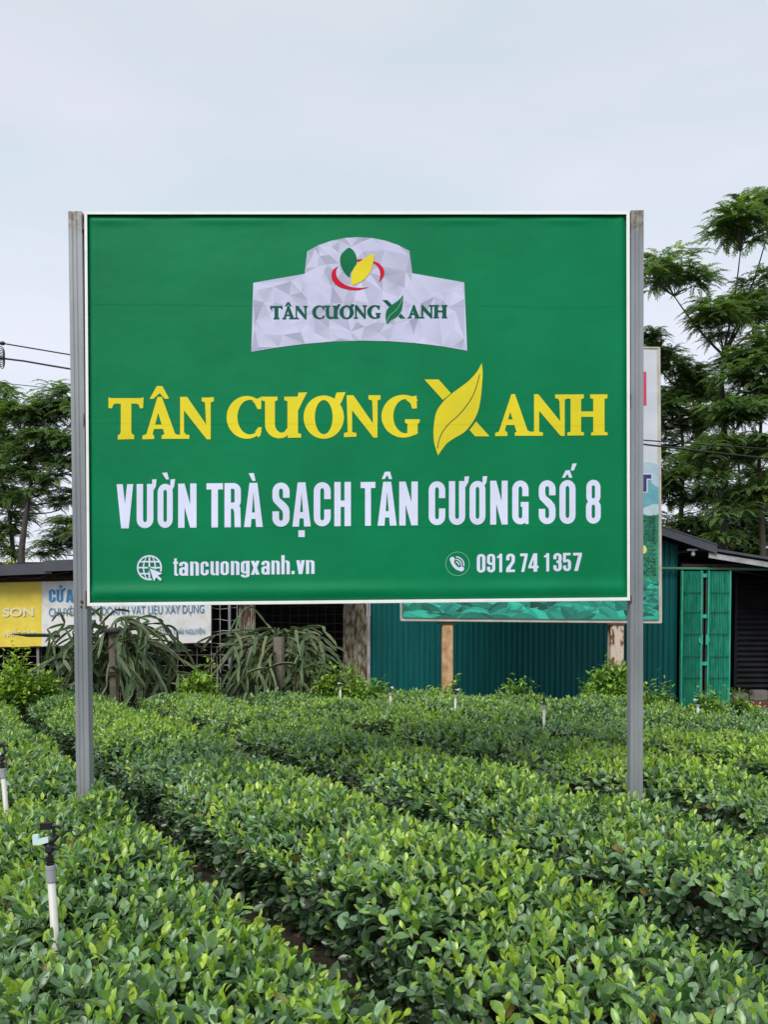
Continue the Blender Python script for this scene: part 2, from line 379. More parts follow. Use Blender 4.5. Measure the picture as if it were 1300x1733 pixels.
# heavy serif capitals, drawn in photo pixels
def z6(x, y): return (170 + x / 2.453, 600 + y / 2.453)
def z5(x, y): return (680 + x / 3.25, 600 + y / 3.25)
def rc(x0, y0, x1, y1): return [(x0, y0), (x1, y0), (x1, y1), (x0, y1)]
def serif_pieces():
    a = []
    # T
    a += [[(32, 177), (42, 181), (168, 181), (178, 177), (176, 222), (163, 224), (159, 210), (150, 204), (60, 204), (51, 210), (47, 224), (32, 222)],
          rc(83, 200, 127, 325), [(83, 320), (127, 320), (130, 330), (139, 334), (139, 351), (71, 353), (71, 335), (80, 331)]]
    # circumflex A
    a += [[(233, 131), (256, 131), (284, 183), (266, 184), (245, 160), (219, 184), (203, 184)],
          [(236, 176), (254, 176), (312, 337), (267, 337), (238, 240)], [(236, 176), (246, 212), (240, 238), (214, 337), (188, 337)],
          [(222, 291), (258, 291), (263, 309), (216, 309)], [(173, 337), (188, 331), (213, 330), (222, 336), (222, 351), (173, 352)],
          [(253, 336), (266, 330), (312, 330), (320, 333), (368, 333), (368, 350), (253, 350)]]
    # N
    a += [[(330, 176), (346, 200), (346, 335), (330, 335)], [(330, 176), (359, 176), (457, 318), (457, 352), (441, 352), (338, 222)],
          [(433, 193), (457, 193), (457, 352), (441, 352)], [(420, 177), (430, 179), (470, 177), (470, 194), (457, 199), (433, 199), (420, 194)], rc(330, 325, 352, 340)]
    # C
    a += band(arcpts(607, 261, 84, 89, 48, 318, 26), arcpts(620, 260, 52, 72, 48, 318, 26))
    a += [[(645, 186), (655, 182), (667, 175), (667, 226), (652, 227), (642, 206), (630, 192)], [(669, 302), (655, 302), (642, 320), (655, 345), (664, 335)]]
    # horned U
    a += [rc(683, 180, 724, 292), [(668, 175), (735, 175), (735, 190), (724, 194), (683, 194), (668, 190)]]
    a += band(arcpts(742, 290, 59, 58, 180, 300, 14), arcpts(752, 288, 28, 36, 180, 300, 14))
    a += [[(765, 318), (780, 300), (780, 330), (770, 340)], rc(776, 180, 820, 332), [(763, 175), (830, 175), (822, 194), (776, 194), (763, 190)], [(777, 328), (820, 326), (833, 330), (833, 345), (777, 346)],
          [(818, 178), (822, 158), (858, 157), (840, 192), (819, 236)]]
    # horned O
    a += band(arcpts(927, 260, 84, 90, 0, 360, 36), arcpts(927, 260, 37, 71, 0, 360, 36))
    a += [[(972, 182), (980, 158), (1018, 156), (1002, 195), (990, 214)]]
    # N
    a += [[(1022, 169), (1045, 196), (1045, 330), (1027, 330)], [(1022, 169), (1050, 169), (1150, 312), (1150, 345), (1134, 345), (1036, 220)],
          [(1128, 185), (1151, 185), (1150, 345), (1134, 345)], [(1113, 169), (1163, 169), (1163, 186), (1151, 191), (1128, 191), (1113, 186)], [(1011, 326), (1027, 322), (1045, 322), (1063, 326), (1063, 341), (1011, 343)]]
    # G
    a += band(arcpts(1258, 256, 91, 89, 48, 300, 26), arcpts(1268, 256, 52, 71, 48, 300, 26))
    p = shift(a, z6)
    b = [[(25, 225), (50, 232), (82, 226), (84, 296), (58, 298), (48, 268), (25, 250)], [(18, 356), (100, 356), (98, 374), (88, 382), (30, 382), (18, 374)], [(32, 378), (88, 378), (88, 436), (60, 446), (30, 452)]]
    # A N H
    b += [[(604, 218), (624, 218), (694, 420), (634, 430), (598, 316)], [(604, 218), (614, 262), (598, 316), (567, 420), (535, 425)],
          [(578, 357), (622, 357), (632, 388), (572, 388)], [(515, 432), (532, 425), (570, 418), (582, 430), (582, 448), (515, 449)],
          [(623, 430), (640, 422), (690, 414), (705, 424), (729, 424), (757, 424), (778, 430), (778, 447), (623, 447)]]
    b += [[(729, 218), (757, 250), (757, 430), (729, 430)], [(729, 218), (752, 218), (898, 398), (898, 448), (876, 448), (745, 296)], [(868, 235), (898, 235), (898, 448), (876, 448)],
          [(845, 220), (1003, 219), (1003, 240), (990, 246), (930, 246), (925, 242), (903, 244), (898, 256), (868, 256), (862, 244), (845, 240)], rc(930, 235, 988, 432),
          [(912, 430), (930, 424), (988, 424), (1004, 430), (1004, 445), (912, 446)], rc(980, 313, 1060, 343), rc(1055, 235, 1117, 432),
          [(1038, 219), (1133, 219), (1133, 240), (1117, 245), (1055, 245), (1038, 240)], [(1043, 430), (1058, 424), (1117, 424), (1134, 430), (1134, 444), (1043, 445)]]
    return p + shift(b, z5)
def xleaf_pieces():
    R_ = smooth([(441, 47), (446, 100), (442, 170), (436, 235), (424, 300), (404, 350), (374, 396), (338, 432), (290, 460), (250, 488), (224, 520), (200, 555)], 5)
    L_ = smooth([(441, 47), (412, 98), (372, 142), (330, 175), (281, 211), (245, 242), (210, 283), (189, 322), (179, 372), (175, 430), (180, 490), (200, 555)], 5)
    bars = [[(125, 137), (203, 137), (271, 213), (227, 250)], [(410, 368), (484, 450), (404, 450), (374, 415)]]
    rib = stroke(smooth([(197, 517), (206, 468), (226, 424), (262, 378), (310, 336), (350, 290), (384, 240), (410, 180), (429, 110)], 5), 4.2)
    return shift(band(L_, R_), z5), shift(bars, z5), shift(rib, z5)

# tall condensed sans: unit box, y down
SX, SY = 0.385, 0.135
def rbox(x0, y0, x1, y1, tx=SX, ty=SY, rx=0.5, ry=0.2, skip=(), n=6):
    irx, iry = max(rx - tx, 0.07), max(ry - ty, 0.05)
    O, I, names = [], [], []
    for nm, cx, cy, ix, iy, a0 in (('BR', x1 - rx, y1 - ry, x1 - tx - irx, y1 - ty - iry, 0), ('BL', x0 + rx, y1 - ry, x0 + tx + irx, y1 - ty - iry, 90),
                                   ('TL', x0 + rx, y0 + ry, x0 + tx + irx, y0 + ty + iry, 180), ('TR', x1 - rx, y0 + ry, x1 - tx - irx, y0 + ty + iry, 270)):
        for k in range(n + 1):
            a = R(a0 + 90 * k / n)
            O.append((cx + rx * math.cos(a), cy + ry * math.sin(a))); I.append((ix + irx * math.cos(a), iy + iry * math.sin(a)))
            names.append(nm)
    q = []; m = len(O); edge = {'BR': 'B', 'BL': 'L', 'TL': 'T', 'TR': 'R'}
    for i in range(m):
        j = (i + 1) % m
        nm = names[i] if names[i] == names[j] else edge[names[i]]
        if nm not in skip: q.append([O[i], O[j], I[j], I[i]])
    return q
X1 = 1 - SX
def glyph(c):
    if c in 'O0': return rbox(0, 0, 1, 1)
    if c == 'C': return rbox(0, 0, 1, 1, skip=('R',)) + [rc(X1, .19, 1, .385), rc(X1, .62, 1, .81)]
    if c == 'G': return rbox(0, 0, 1, 1, skip=('R',)) + [rc(X1, .19, 1, .36), rc(X1, .5, 1, .82), rc(.52, .49, 1, .6), rc(.8, .78, 1, .995)]
    if c == 'U': return rbox(0, 0, 1, 1, skip=('L', 'R', 'TL', 'TR', 'T')) + [rc(0, 0, SX, .81), rc(X1, 0, 1, .81)]
    if c == 'V': return [[(0, 0), (.37, 0), (.66, 1), (.27, 1)], [(1, 0), (.63, 0), (.34, 1), (.73, 1)]]
    if c == 'N': return [rc(0, 0, .345, 1), rc(.655, 0, 1, 1), [(0, 0), (.345, 0), (1, 1), (.655, 1)]]
    if c == 'T': return [rc(0, 0, 1, .14), rc(.3, 0, .7, 1)]
    if c == 'R': return [rc(0, 0, .39, 1), [(.3, .44), (.62, .44), (.85, .47), (.97, .56), (.98, .7), (1, 1), (.62, 1), (.6, .66), (.52, .58), (.3, .58)]] + rbox(.05, 0, 1, .58, .38, .13, .45, .17, skip=('TL', 'BL', 'L')) + [rc(.2, 0, .56, .13), rc(.2, .45, .56, .58)]
    if c == 'A': return [[(.29, 0), (.52, 0), (.52, .12), (.36, 1), (0, 1)], [(.71, 0), (.48, 0), (.48, .12), (.64, 1), (1, 1)], rc(.22, .67, .78, .815)]
    if c == 'S': return rbox(0, 0, 1, 1, skip=('L', 'R', 'BL', 'BR', 'B')) + rbox(0, 0, 1, 1, skip=('L', 'R', 'TL', 'TR', 'T')) + [rc(X1, .19, 1, .345), rc(0, .65, SX, .81), rc(0, .19, SX, .3), rc(X1, .7, 1, .81),
                [(0, .29), (SX, .29), (SX + .04, .355), (.75, .46), (.95, .56), (1, .66), (1, .71), (X1, .71), (X1 - .04, .64), (.28, .52), (.06, .43), (0, .35)]]
    if c == 'H': return [rc(0, 0, SX, 1), rc(X1, 0, 1, 1), rc(.2, .42, .8, .565)]
    if c == '8': return rbox(.02, 0, .98, .55, .37, .125, .47, .17) + rbox(0, .44, 1, 1, .385, .125, .5, .18)
    if c == '9': return rbox(0, 0, 1, .6, .37, .125, .5, .18) + rbox(0, 0, 1, 1, skip=('L', 'R', 'TL', 'TR', 'T')) + [rc(1 - .37, .3, 1, .81), rc(0, .69, SX, .81)]
    if c == '1': return [rc(.42, 0, .95, 1), [(.02, .13), (.3, .1), (.5, 0), (.5, .2), (.02, .25)]]
    if c == '2': return rbox(0, 0, 1, 1, skip=('L', 'R', 'BL', 'BR', 'B')) + [rc(0, .19, SX, .36), rc(X1, .19, 1, .34), [(X1, .33), (1, .33), (.98, .45), (.44, .87), (0, .87), (.05, .76), (.5, .5), (X1, .4)], rc(0, .86, 1, 1)]
    if c == '7': return [rc(0, 0, 1, .15), [(.6, .14), (1, .14), (.55, 1), (.13, 1)]]
    if c == '4': return [rc(.5, 0, .87, 1), rc(0, .68, 1, .815), [(.5, 0), (.66, 0), (.3, .7), (0, .7)]]
    if c == '3': return rbox(0, 0, 1, 1, skip=('L', 'R', 'BL', 'BR', 'B')) + rbox(0, 0, 1, 1, skip=('L', 'R', 'TL', 'TR', 'T')) + [rc(0, .19, SX, .34), rc(0, .67, SX, .81), rc(X1, .19, 1, .4), rc(X1, .55, 1, .81), [(.38, .41), (X1, .41), (1, .39), (.92, .475), (1, .56), (X1, .56), (.38, .54)]]
    if c == '5': return [rc(0, 0, .95, .135), rc(0, 0, .36, .52)] + rbox(0, .34, 1, 1, skip=('L', 'TL', 'BL', 'B', 'T')) + rbox(0, 0, 1, 1, skip=('L', 'R', 'TL', 'TR', 'T')) + [rc(0, .69, SX, .81), [(.3, .42), (.5, .34), (.5, .475), (.3, .52)]]
    xh = .275
    if c == 'n': return [rc(0, xh, SX, 1)] + rbox(0, xh, 1, 1.2, SX, .11, .45, .13, skip=('L', 'R', 'TL', 'BL', 'BR', 'B')) + [rc(X1, .4, 1, 1)]
    if c == 'h': return [rc(0, 0, SX, 1)] + glyph('n')
    if c == 'u': return [rc(X1, xh, 1, 1)] + rbox(0, xh, 1, 1, SX, .11, .45, .13, skip=('L', 'R', 'TL', 'TR', 'T', 'BR')) + [rc(0, xh, SX, .88)]
    if c == 'o': return rbox(0, xh, 1, 1, SX, .11, .5, .15)
    if c == 'c': return rbox(0, xh, 1, 1, SX, .11, .5, .15, skip=('R',)) + [rc(X1, .42, 1, .54), rc(X1, .71, 1, .86)]
    if c == 'a': return rbox(0, xh, 1, 1.2, SX, .11, .5, .14, skip=('L', 'R', 'BL', 'BR', 'B')) + [rc(X1, .41, 1, 1), rc(0, .41, SX, .5)] + rbox(0, .56, .9, 1, .37, .11, .42, .13, skip=('R',))
    if c == 'g': return rbox(0, xh, .95, .93, SX, .1, .48, .14) + rbox(0, .5, 1, 1.14, SX, .1, .5, .12, skip=('L', 'R', 'TL', 'TR', 'T')) + [rc(X1, xh, 1, 1.03), rc(0, .98, SX, 1.03)]
    if c == 'x': return [[(0, xh), (.4, xh), (1, 1), (.6, 1)], [(1, xh), (.6, xh), (0, 1), (.4, 1)]]
    if c == 'v': return [[(0, xh), (.4, xh), (.68, 1), (.28, 1)], [(1, xh), (.6, xh), (.32, 1), (.72, 1)]]
    if c == 't': return [rc(.22, .1, .72, .9), rc(0, xh, 1, .38), [(.22, .85), (.72, .85), (.78, .9), (1, .89), (1, 1), (.6, 1), (.35, .98), (.22, .92)]]
    if c == '.': return [rc(0, .83, 1, 1)]
def line(spec, top, base, zf):
    """spec: (char, x0, x1) in zoom pixels; top/base: functions of x"""
    o = []
    for c, x0, x1 in spec:
        def put(x, y, x0=x0, x1=x1):
            X = x0 + x * (x1 - x0); t, b = top(X), base(X)
            return zf(X, t + y * (b - t))
        o += shift(glyph(c), put)
    return o
def lin(xa, ya, xb, yb): return lambda x: ya + (yb - ya) * (x - xa) / (xb - xa)
def z7(x, y): return (180 + x / 2.955, 780 + y / 2.955)
def z8(x, y): return (600 + x / 2.6, 780 + y / 2.6)
def subtitle_pieces():
    p = line([('V', 50, 133), ('U', 150, 234), ('O', 255, 331), ('N', 358, 450), ('T', 500, 582), ('R', 590, 672), ('A', 688, 782), ('S', 830, 916), ('A', 930, 1022), ('C', 1037, 1122), ('H', 1140, 1223)],
             lin(50, 117, 1223, 105), lin(50, 338, 1223, 326), z7)
    p += shift([[(228, 118), (228, 93), (250, 92), (246, 128), (232, 152)], [(318, 128), (320, 93), (343, 91), (338, 128), (326, 150)], [(277, 60), (303, 58), (312, 92), (298, 93)],
                [(711, 62), (737, 61), (746, 100), (730, 100)], rc(960, 347, 992, 381)], z7)
    p += line([('T', 27, 92), ('A', 102, 186), ('N', 197, 279), ('C', 327, 400), ('U', 416, 488), ('O', 507, 577), ('N', 598, 675), ('G', 695, 767), ('S', 812, 886), ('O', 903, 974), ('8', 1020, 1085)],
              lin(27, 93, 1085, 83), lin(27, 286, 1085, 276), z8)
    p += shift([[(120, 80), (134, 48), (156, 47), (166, 80), (152, 80), (145, 62), (133, 80)], [(484, 90), (485, 69), (505, 68), (501, 95), (489, 116)], [(564, 96), (565, 68), (585, 67), (581, 96), (570, 112)],
                [(914, 74), (930, 42), (948, 41), (960, 74), (946, 74), (938, 57), (927, 74)], [(960, 12), (980, 11), (966, 42), (953, 42)]], z8)
    return p
def website_pieces():
    return line([('t', 333, 358), ('a', 363, 408), ('n', 418, 462), ('c', 470, 511), ('u', 520, 562), ('o', 570, 612), ('n', 622, 665), ('g', 672, 716), ('x', 722, 766), ('a', 775, 817), ('n', 825, 867), ('h', 875, 917), ('.', 926, 941), ('v', 950, 992), ('n', 998, 1041)],
                lin(333, 478, 1041, 470), lin(333, 575, 1041, 565), z7)
def phone_pieces():
    return line([('0', 539, 577), ('9', 584, 620), ('1', 628, 652), ('2', 668, 707), ('7', 730, 763), ('4', 766, 811), ('1', 835, 859), ('3', 876, 913), ('5', 919, 954), ('7', 963, 1002)],
                lin(539, 410, 1002, 404), lin(539, 492, 1002, 484), z8)
def globe_pieces():
    cx, cy, r, t = 214, 534, 63, 8
    p = band(arcpts(cx, cy, r, r, 0, 360, 40), arcpts(cx, cy, r - t, r - t, 0, 360, 40))
    p += [rc(cx - t / 2, cy - r + 3, cx + t / 2, cy + r - 3), rc(cx - r + 3, cy - t / 2, cx + r - 3, cy + t / 2)]
    p += band(arcpts(cx, cy, 33, r - 2, 0, 360, 32), arcpts(cx, cy, 26, r - 4, 0, 360, 32))
    for s in (-1, 1):
        hw = math.sqrt((r - 4) ** 2 - 30 ** 2); y = cy + s * 30
        p += [rc(cx - hw, y - t / 2, cx + hw, y + t / 2)]
    return shift(p, z7)
def cursor_pieces(grow=0.0):
    c = (245, 566); q = [(215, 537), (279, 563), (256, 573), (276, 592), (268, 600), (248, 582), (237, 603)]
    if grow: return shift([[(c[0] + (x - c[0]) * (1 + grow), c[1] + (y - c[1]) * (1 + grow)) for x, y in q]], z7)
    return shift([q], z7)
def handset_pieces():
    p = stroke(smooth([(428, 432), (431, 446), (440, 461), (453, 473), (474, 480)], 5), 14)
    p += [arcpts(431, 434, 11, 12, 0, 330, 12), arcpts(472, 475, 11, 11, 0, 330, 12)]
    for rr in (14, 25, 36):
        p += stroke(arcpts(446, 458, rr, rr, -8, 88, 8), 5.0)
    return shift(p, z8)
def circle_pieces():
    return shift(band(arcpts(454, 453, 53, 53, 0, 360, 48), arcpts(454, 453, 51, 51, 0, 360, 48)), z8)
# the badge with its small emblem (zoom with 3.095 px per photo pixel)
def z4(x, y): return (400 + x / 3.095, 380 + y / 3.095)
BADGE = [(88, 305), (358, 258), (371, 140), (430, 108), (500, 84), (570, 70), (640, 66), (710, 70), (780, 84), (850, 108), (907, 138), (922, 255), (1195, 303), (1210, 661),
         (1080, 638), (940, 621), (800, 611), (650, 608), (500, 613), (360, 625), (220, 643), (78, 667)]

# ------------------------------------------------------------------ the billboard
YB, KB = 4.222, 0.0176
ONB = lambda u, v, off=0.0: P(u, v, YB - off, KB)
board = thing('billboard', (0, YB, 0), 'large green billboard with yellow and white lettering on two grey steel posts', 'billboard')
def ground_to(u0, v0, u1, v1, z):
    a, b = ONB(u0, v0), ONB(u1, v1); t = (z - b.z) / (a.z - b.z)
    return b + (a - b) * t
def make_post(ut, vt, ub, vb, wpx):
    wd = wpx * PX(YB)
    top = ONB(ut, vt); bot = ground_to(ut, vt, ub, vb, -0.3)
    # fluted square tube: section in x (along) / y (depth)
    prof = [(-.5, 0), (-.24, 0), (-.19, .05), (-.13, .05), (-.09, 0), (.08, 0), (.11, .04), (.14, .04), (.17, 0), (.5, 0), (.5, 1), (-.5, 1)]
    sec = lambda c: [c + V((x * wd, (y - 0.15) * wd, 0)) for x, y in prof]
    k = 12
    zcap = top.z - 0.10
    f = lambda z: top + (bot - top) * ((top.z - z) / (top.z - bot.z))
    m = MB(); m.prism(sec(top), bot - top)
    post = m.build('post', M_post, board, bevel=0.0015)
    return post, top, bot, wd
pl_, tl_, bl_, wl_ = make_post(127.3, 359, 141, 1335, 22.5)
pr_, tr_, br_, wr_ = make_post(1078.5, 357, 1077.3, 1333, 21.5)
m = MB(); m.lathe(tl_ + V((0.0, 0.02, 0.0)), [(-.004, .016), (.006, .015), (.011, .009), (.013, .002)], 12); m.build('bolt_head', M_rustdark, pl_, smooth=True)
m = MB()
b0 = ONB(138, 1018, 0.01); m.lathe(b0, [(0, .007), (.006, .007), (.008, .004)], 10, V((0, -1, 0)))
b0 = ONB(137, 1027, 0.01); m.lathe(b0, [(0, .005), (.005, .005)], 10, V((0, -1, 0)))
m.build('post_bolt', M_rustdark, pl_)
# enamelled frame: four mitred lengths
FO = [(142, 358.5), (1066.5, 357.5), (1067, 1016.5), (147, 1026)]
FI = [(147, 363), (1060.8, 363), (1062.3, 1011), (151.5, 1020.3)]
FI2 = [(150, 366), (1057, 366), (1058, 1007), (155, 1016)]
fr = MB()
for i in range(4):
    j = (i + 1) % 4
    a = [ONB(*FO[i], .020), ONB(*FO[j], .020), ONB(*FI[j], .020), ONB(*FI[i], .020)]
    b = [ONB(*FO[i], -.025), ONB(*FO[j], -.025), ONB(*FI[j], -.025), ONB(*FI[i], -.025)]
    fr.hexa(a, b)
fr.build('frame', M_frame, board, bevel=0.0012)
# brackets that tie the frame to the posts, and the dark gap pieces beside them
for (u0, v0, u1, v1) in ((138.5, 376, 142.5, 388), (140.5, 700, 144, 722), (144, 1000, 148.5, 1030), (1066, 668, 1069, 690), (1066.4, 372, 1068.6, 384), (1064, 1008, 1070, 1021)):
    m = MB(); m.hexa([ONB(u0, v1, .012), ONB(u1, v1, .012), ONB(u1, v0, .012), ONB(u0, v0, .012)], [ONB(u0, v1, -.02), ONB(u1, v1, -.02), ONB(u1, v0, -.02), ONB(u0, v0, -.02)])
    m.build('mounting_bracket', M_rustdark, board)
# steel back frame behind the sheet
for v in (375, 590, 800, 1003):
    m = MB(); m.hexa([ONB(130, v + 6, -.03), ONB(1075, v + 6, -.03), ONB(1075, v - 6, -.03), ONB(130, v - 6, -.03)], [ONB(130, v + 6, -.055), ONB(1075, v + 6, -.055), ONB(1075, v - 6, -.055), ONB(130, v - 6, -.055)])
    m.build('back_rail', M_galv, board)
# printed sheet: stretched, rolling over the frame at its edges, bellied along the bottom
def sheet_off(s, t, Wm=2.76, Hm=1.97):
    db, dt, dl, dr = (1 - t) * Hm, t * Hm, s * Wm, (1 - s) * Wm
    o = 0.006
    amp = 0.0105 + 0.004 * math.sin(s * 5.1 + 0.6) * 0.5 + 0.002 * math.sin(s * 17)
    o += amp * math.exp(-((db - 0.05) / 0.034) ** 2)
    o += 0.005 * math.exp(-((dt - 0.03) / 0.018) ** 2) * (0.6 + 0.6 * math.sin(s * 23 + 2 * math.sin(s * 7))) 
    o += 0.0035 * math.exp(-((dl - 0.035) / 0.02) ** 2) * (0.5 + 0.5 * math.sin(t * 19)) + 0.003 * math.exp(-((dr - 0.03) / 0.02) ** 2) * (0.5 + 0.5 * math.sin(t * 15 + 1))
    e = min(db, dt, dl, dr)
    o -= 0.012 * math.exp(-(e / 0.012) ** 2)
    return o
def sheet_uv(s, t):
    a = [FI[0][k] + (FI[1][k] - FI[0][k]) * s for k in (0, 1)]; b = [FI[3][k] + (FI[2][k] - FI[3][k]) * s for k in (0, 1)]
    return a[0] + (b[0] - a[0]) * t, a[1] + (b[1] - a[1]) * t
ss = sorted(set([0, .002, .004, .007, .01, .014, .018, .024, .03, .04] + [i / 60 for i in range(3, 58)] + [.96, .97, .976, .982, .986, .99, .993, .996, .998, 1]))
ts = sorted(set([0, .003, .006, .01, .014, .018, .024, .03, .04] + [i / 30 for i in range(2, 28)] + [.92, .93, .94, .945, .95, .955, .96, .965, .97, .974, .978, .982, .986, .99, .993, .996, .998, 1]))
vs, fs = [], []
for t in ts:
    for s in ss: vs.append(ONB(*sheet_uv(s, t), sheet_off(s, t)))
n = len(ss)
for j in range(len(ts) - 1):
    for i in range(n - 1): fs.append((j * n + i, (j + 1) * n + i, (j + 1) * n + i + 1, j * n + i + 1))
m = MB(); m.add(vs, fs); sheet = m.build('banner_sheet', M_green, board, smooth=True, fixn=False)
def printed(name, pieces, mt, off, cols=None):
    rv, rf = unite(pieces)
    mb = MB(); mb.add([ONB(u, v, off) for u, v in rv], rf, cols)
    o = mb.build(name, mt, sheet, fixn=False)
    me = o.data
    flip = [p.index for p in me.polygons if p.normal.y > 0]
    if flip:
        bm = bmesh.new(); bm.from_mesh(me); bm.faces.ensure_lookup_table()
        bmesh.ops.reverse_faces(bm, faces=[bm.faces[i] for i in flip]); bm.to_mesh(me); bm.free()
    return o
serif = serif_pieces(); leafb, bars, rib = xleaf_pieces()
OFF = 0.0078
printed('title_lettering', serif + leafb + bars, M_yellow, OFF)
printed('leaf_midrib', rib, mat('dark_green_print', (0.01, 0.09, 0.03), rough=0.5), OFF + .0012)
printed('subtitle_lettering', subtitle_pieces(), M_white, OFF)
printed('website_lettering', website_pieces(), M_white, OFF)
printed('phone_number_lettering', phone_pieces(), M_white, OFF)
printed('globe_icon', globe_pieces(), M_white, OFF)
printed('cursor_outline', cursor_pieces(.32), M_green, OFF + .001)
printed('cursor_icon', cursor_pieces(), M_white, OFF + .002)
printed('handset_icon', handset_pieces(), M_white, OFF)
printed('icon_circle', circle_pieces(), mat('pale_green_print', (0.25, 0.55, 0.4), rough=0.5), OFF)
# faceted silver badge: every facet a slightly different printed grey
bo = shift([BADGE], z4)[0]
rr = random.Random(5)
pts = []
while len(pts) < 105:
    p = (rr.uniform(424, 792), rr.uniform(398, 598))
    if inside(p, bo) and all(math.hypot(p[0] - q[0], p[1] - q[1]) > 13 for q in pts) and all(math.hypot(p[0] - q[0], p[1] - q[1]) > 6 for q in bo): pts.append(p)
vs = [V(p) for p in bo] + [V(p) for p in pts]
rv, re, rf, _, _, of = delaunay_2d_cdt(vs, [], [list(range(len(bo)))[::-1]] if sum(bo[i][0] * bo[(i + 1) % len(bo)][1] - bo[(i + 1) % len(bo)][0] * bo[i][1] for i in range(len(bo))) < 0 else [list(range(len(bo)))], 0, 1e-4)
mb = MB()
for f, o in zip(rf, of):
    if not o: continue
    cx = sum(rv[i][0] for i in f) / 3
    k = 0.58 + rr.random() ** 1.5 * 0.0
    q = rr.random(); k = 0.54 + 0.11 * q if q > .3 else 0.42 + 0.11 * rr.random()
    c = (k * 0.95, k * 0.96, k * 1.27)
    gs = [rr.uniform(-.20, .10) if rr.random() < .35 else rr.uniform(-.03, .08) for _ in f]; cc = [tuple(min(1, x * (1 + g_)) for x in c) for g_ in gs]
    b = len(mb.v)
    mb.v += [ONB(rv[i][0], rv[i][1], OFF) for i in f]; mb.c += cc; mb.f.append((b, b + 1, b + 2))
o = mb.build('badge', M_print, sheet, fixn=False)
me = o.data
bm = bmesh.new(); bm.from_mesh(me); bmesh.ops.reverse_faces(bm, faces=[f for f in bm.faces if f.normal.y > 0]); bm.to_mesh(me); bm.free()
# badge emblem and small lettering
small = lambda x, y: (457 + (x - 182.9) * .3552, 517.3 + (y - (672.3 - (x - 183) * .006)) * .322 - (x - 183) * .0016)
M_dkgreen = mat('deep_green_print', (0.004, 0.065, 0.04), (0.006, 0.13, 0.08), 3, .3, .7, 0.5, spec=.1)
M_logogreen = mat('emblem_green_print', (0.004, 0.13, 0.05), (0.004, 0.19, 0.07), 6, .3, .7, 0.5, spec=.1)
printed('badge_lettering', shift(serif + bars, small), M_dkgreen, OFF + .0015)
printed('badge_leaf', shift(leafb, small), M_logogreen, OFF + .0016)
printed('badge_leaf_midrib', shift(rib, lambda x, y: small(x, y)), M_white, OFF + .0028)
gl = smooth([(591, 121), (616, 140), (630, 172), (630, 202), (614, 230), (598, 252), (593, 276), (570, 256), (551, 226), (543, 190), (548, 160), (566, 138)], 4, True)
printed('emblem_green_leaf', shift([gl], z4), M_logogreen, OFF + .0015)
yl = smooth([(718, 153), (716, 200), (701, 248), (666, 290), (636, 307), (608, 315), (601, 290), (606, 250), (625, 215), (662, 184)], 4, True)
printed('emblem_yellow_leaf', shift([yl], z4), M_yellow, OFF + .0022)
M_red = mat('red_print', (0.55, 0.006, 0.03), (0.62, 0.012, 0.04), 4, rough=0.5, spec=.1)
A_ = smooth([(534, 217), (508, 236), (498, 265), (508, 300), (540, 327), (590, 341), (640, 343), (697, 327)], 5)
B_ = smooth([(534, 217), (523, 240), (524, 266), (540, 293), (572, 316), (610, 328), (650, 331), (697, 327)], 5)
C_ = smooth([(712, 189), (745, 202), (768, 226), (776, 252), (766, 280), (746, 303)], 5)
D_ = smooth([(712, 200), (730, 210), (745, 228), (753, 250), (753, 275), (746, 303)], 5)
printed('emblem_swoosh', shift(band(A_, B_) + band(C_, D_) + [[(632, 183), (662, 180), (655, 191), (633, 194)]], z4), M_red, OFF + .0015)

# ------------------------------------------------------------------ leaves in bulk
def norm(a): return a / np.maximum(np.linalg.norm(a, axis=1, keepdims=True), 1e-9)
ST4 = ((.15, .48), (.40, .92), (.66, .97), (.88, .56))
ST3 = ((.30, .78), (.70, .92))
ST2 = ((.45, 1.0),)
def leaves(pos, axis, nrm, Ln, Wd, col, st=ST4, fold=0.35, droop=None, tipcol=1.0):
    n = len(pos); axis = norm(axis); nrm = norm(nrm - axis * (nrm * axis).sum(1, keepdims=True)); side = np.cross(axis, nrm)
    Ln = Ln[:, None]; Wd = Wd[:, None]
    dr = np.zeros((n, 1)) if droop is None else droop[:, None]
    def at(t, s): return pos + axis * (t * Ln) - nrm * (dr * Ln * t * t) + side * (s * Wd / 2) + nrm * (abs(s) * fold * Wd / 2)
    rows = [at(0, 0)]
    for t, w_ in st: rows += [at(t, -w_), at(t, 0), at(t, w_)]
    rows.append(at(1, 0))
    k = len(rows); vv = np.stack(rows, 1).reshape(-1, 3)
    tri = [(0, 2, 1), (0, 3, 2)]
    for i in range(len(st) - 1):
        a = 1 + 3 * i; b = a + 3
        tri += [(a, a + 1, b), (a + 1, b + 1, b), (a + 1, a + 2, b + 1), (a + 2, b + 2, b + 1)]
    a = 1 + 3 * (len(st) - 1); e = k - 1
    tri += [(a, a + 1, e), (a + 1, a + 2, e)]
    tr = (np.arange(n)[:, None, None] * k + np.array(tri)[None]).reshape(-1, 3)
    return vv, tr, np.repeat(col, k, 0)
def diamonds(pos, axis, nrm, Ln, Wd, col):
    n = len(pos); axis = norm(axis); nrm = norm(nrm - axis * (nrm * axis).sum(1, keepdims=True)); side = np.cross(axis, nrm)
    Ln = Ln[:, None]; Wd = Wd[:, None]
    vv = np.stack([pos, pos + axis * Ln * .45 - side * Wd / 2, pos + axis * Ln, pos + axis * Ln * .45 + side * Wd / 2], 1).reshape(-1, 3)
    tr = (np.arange(n)[:, None, None] * 4 + np.array([(0, 1, 2), (0, 2, 3)])[None]).reshape(-1, 3)
    return vv, tr, np.repeat(col, 4, 0)
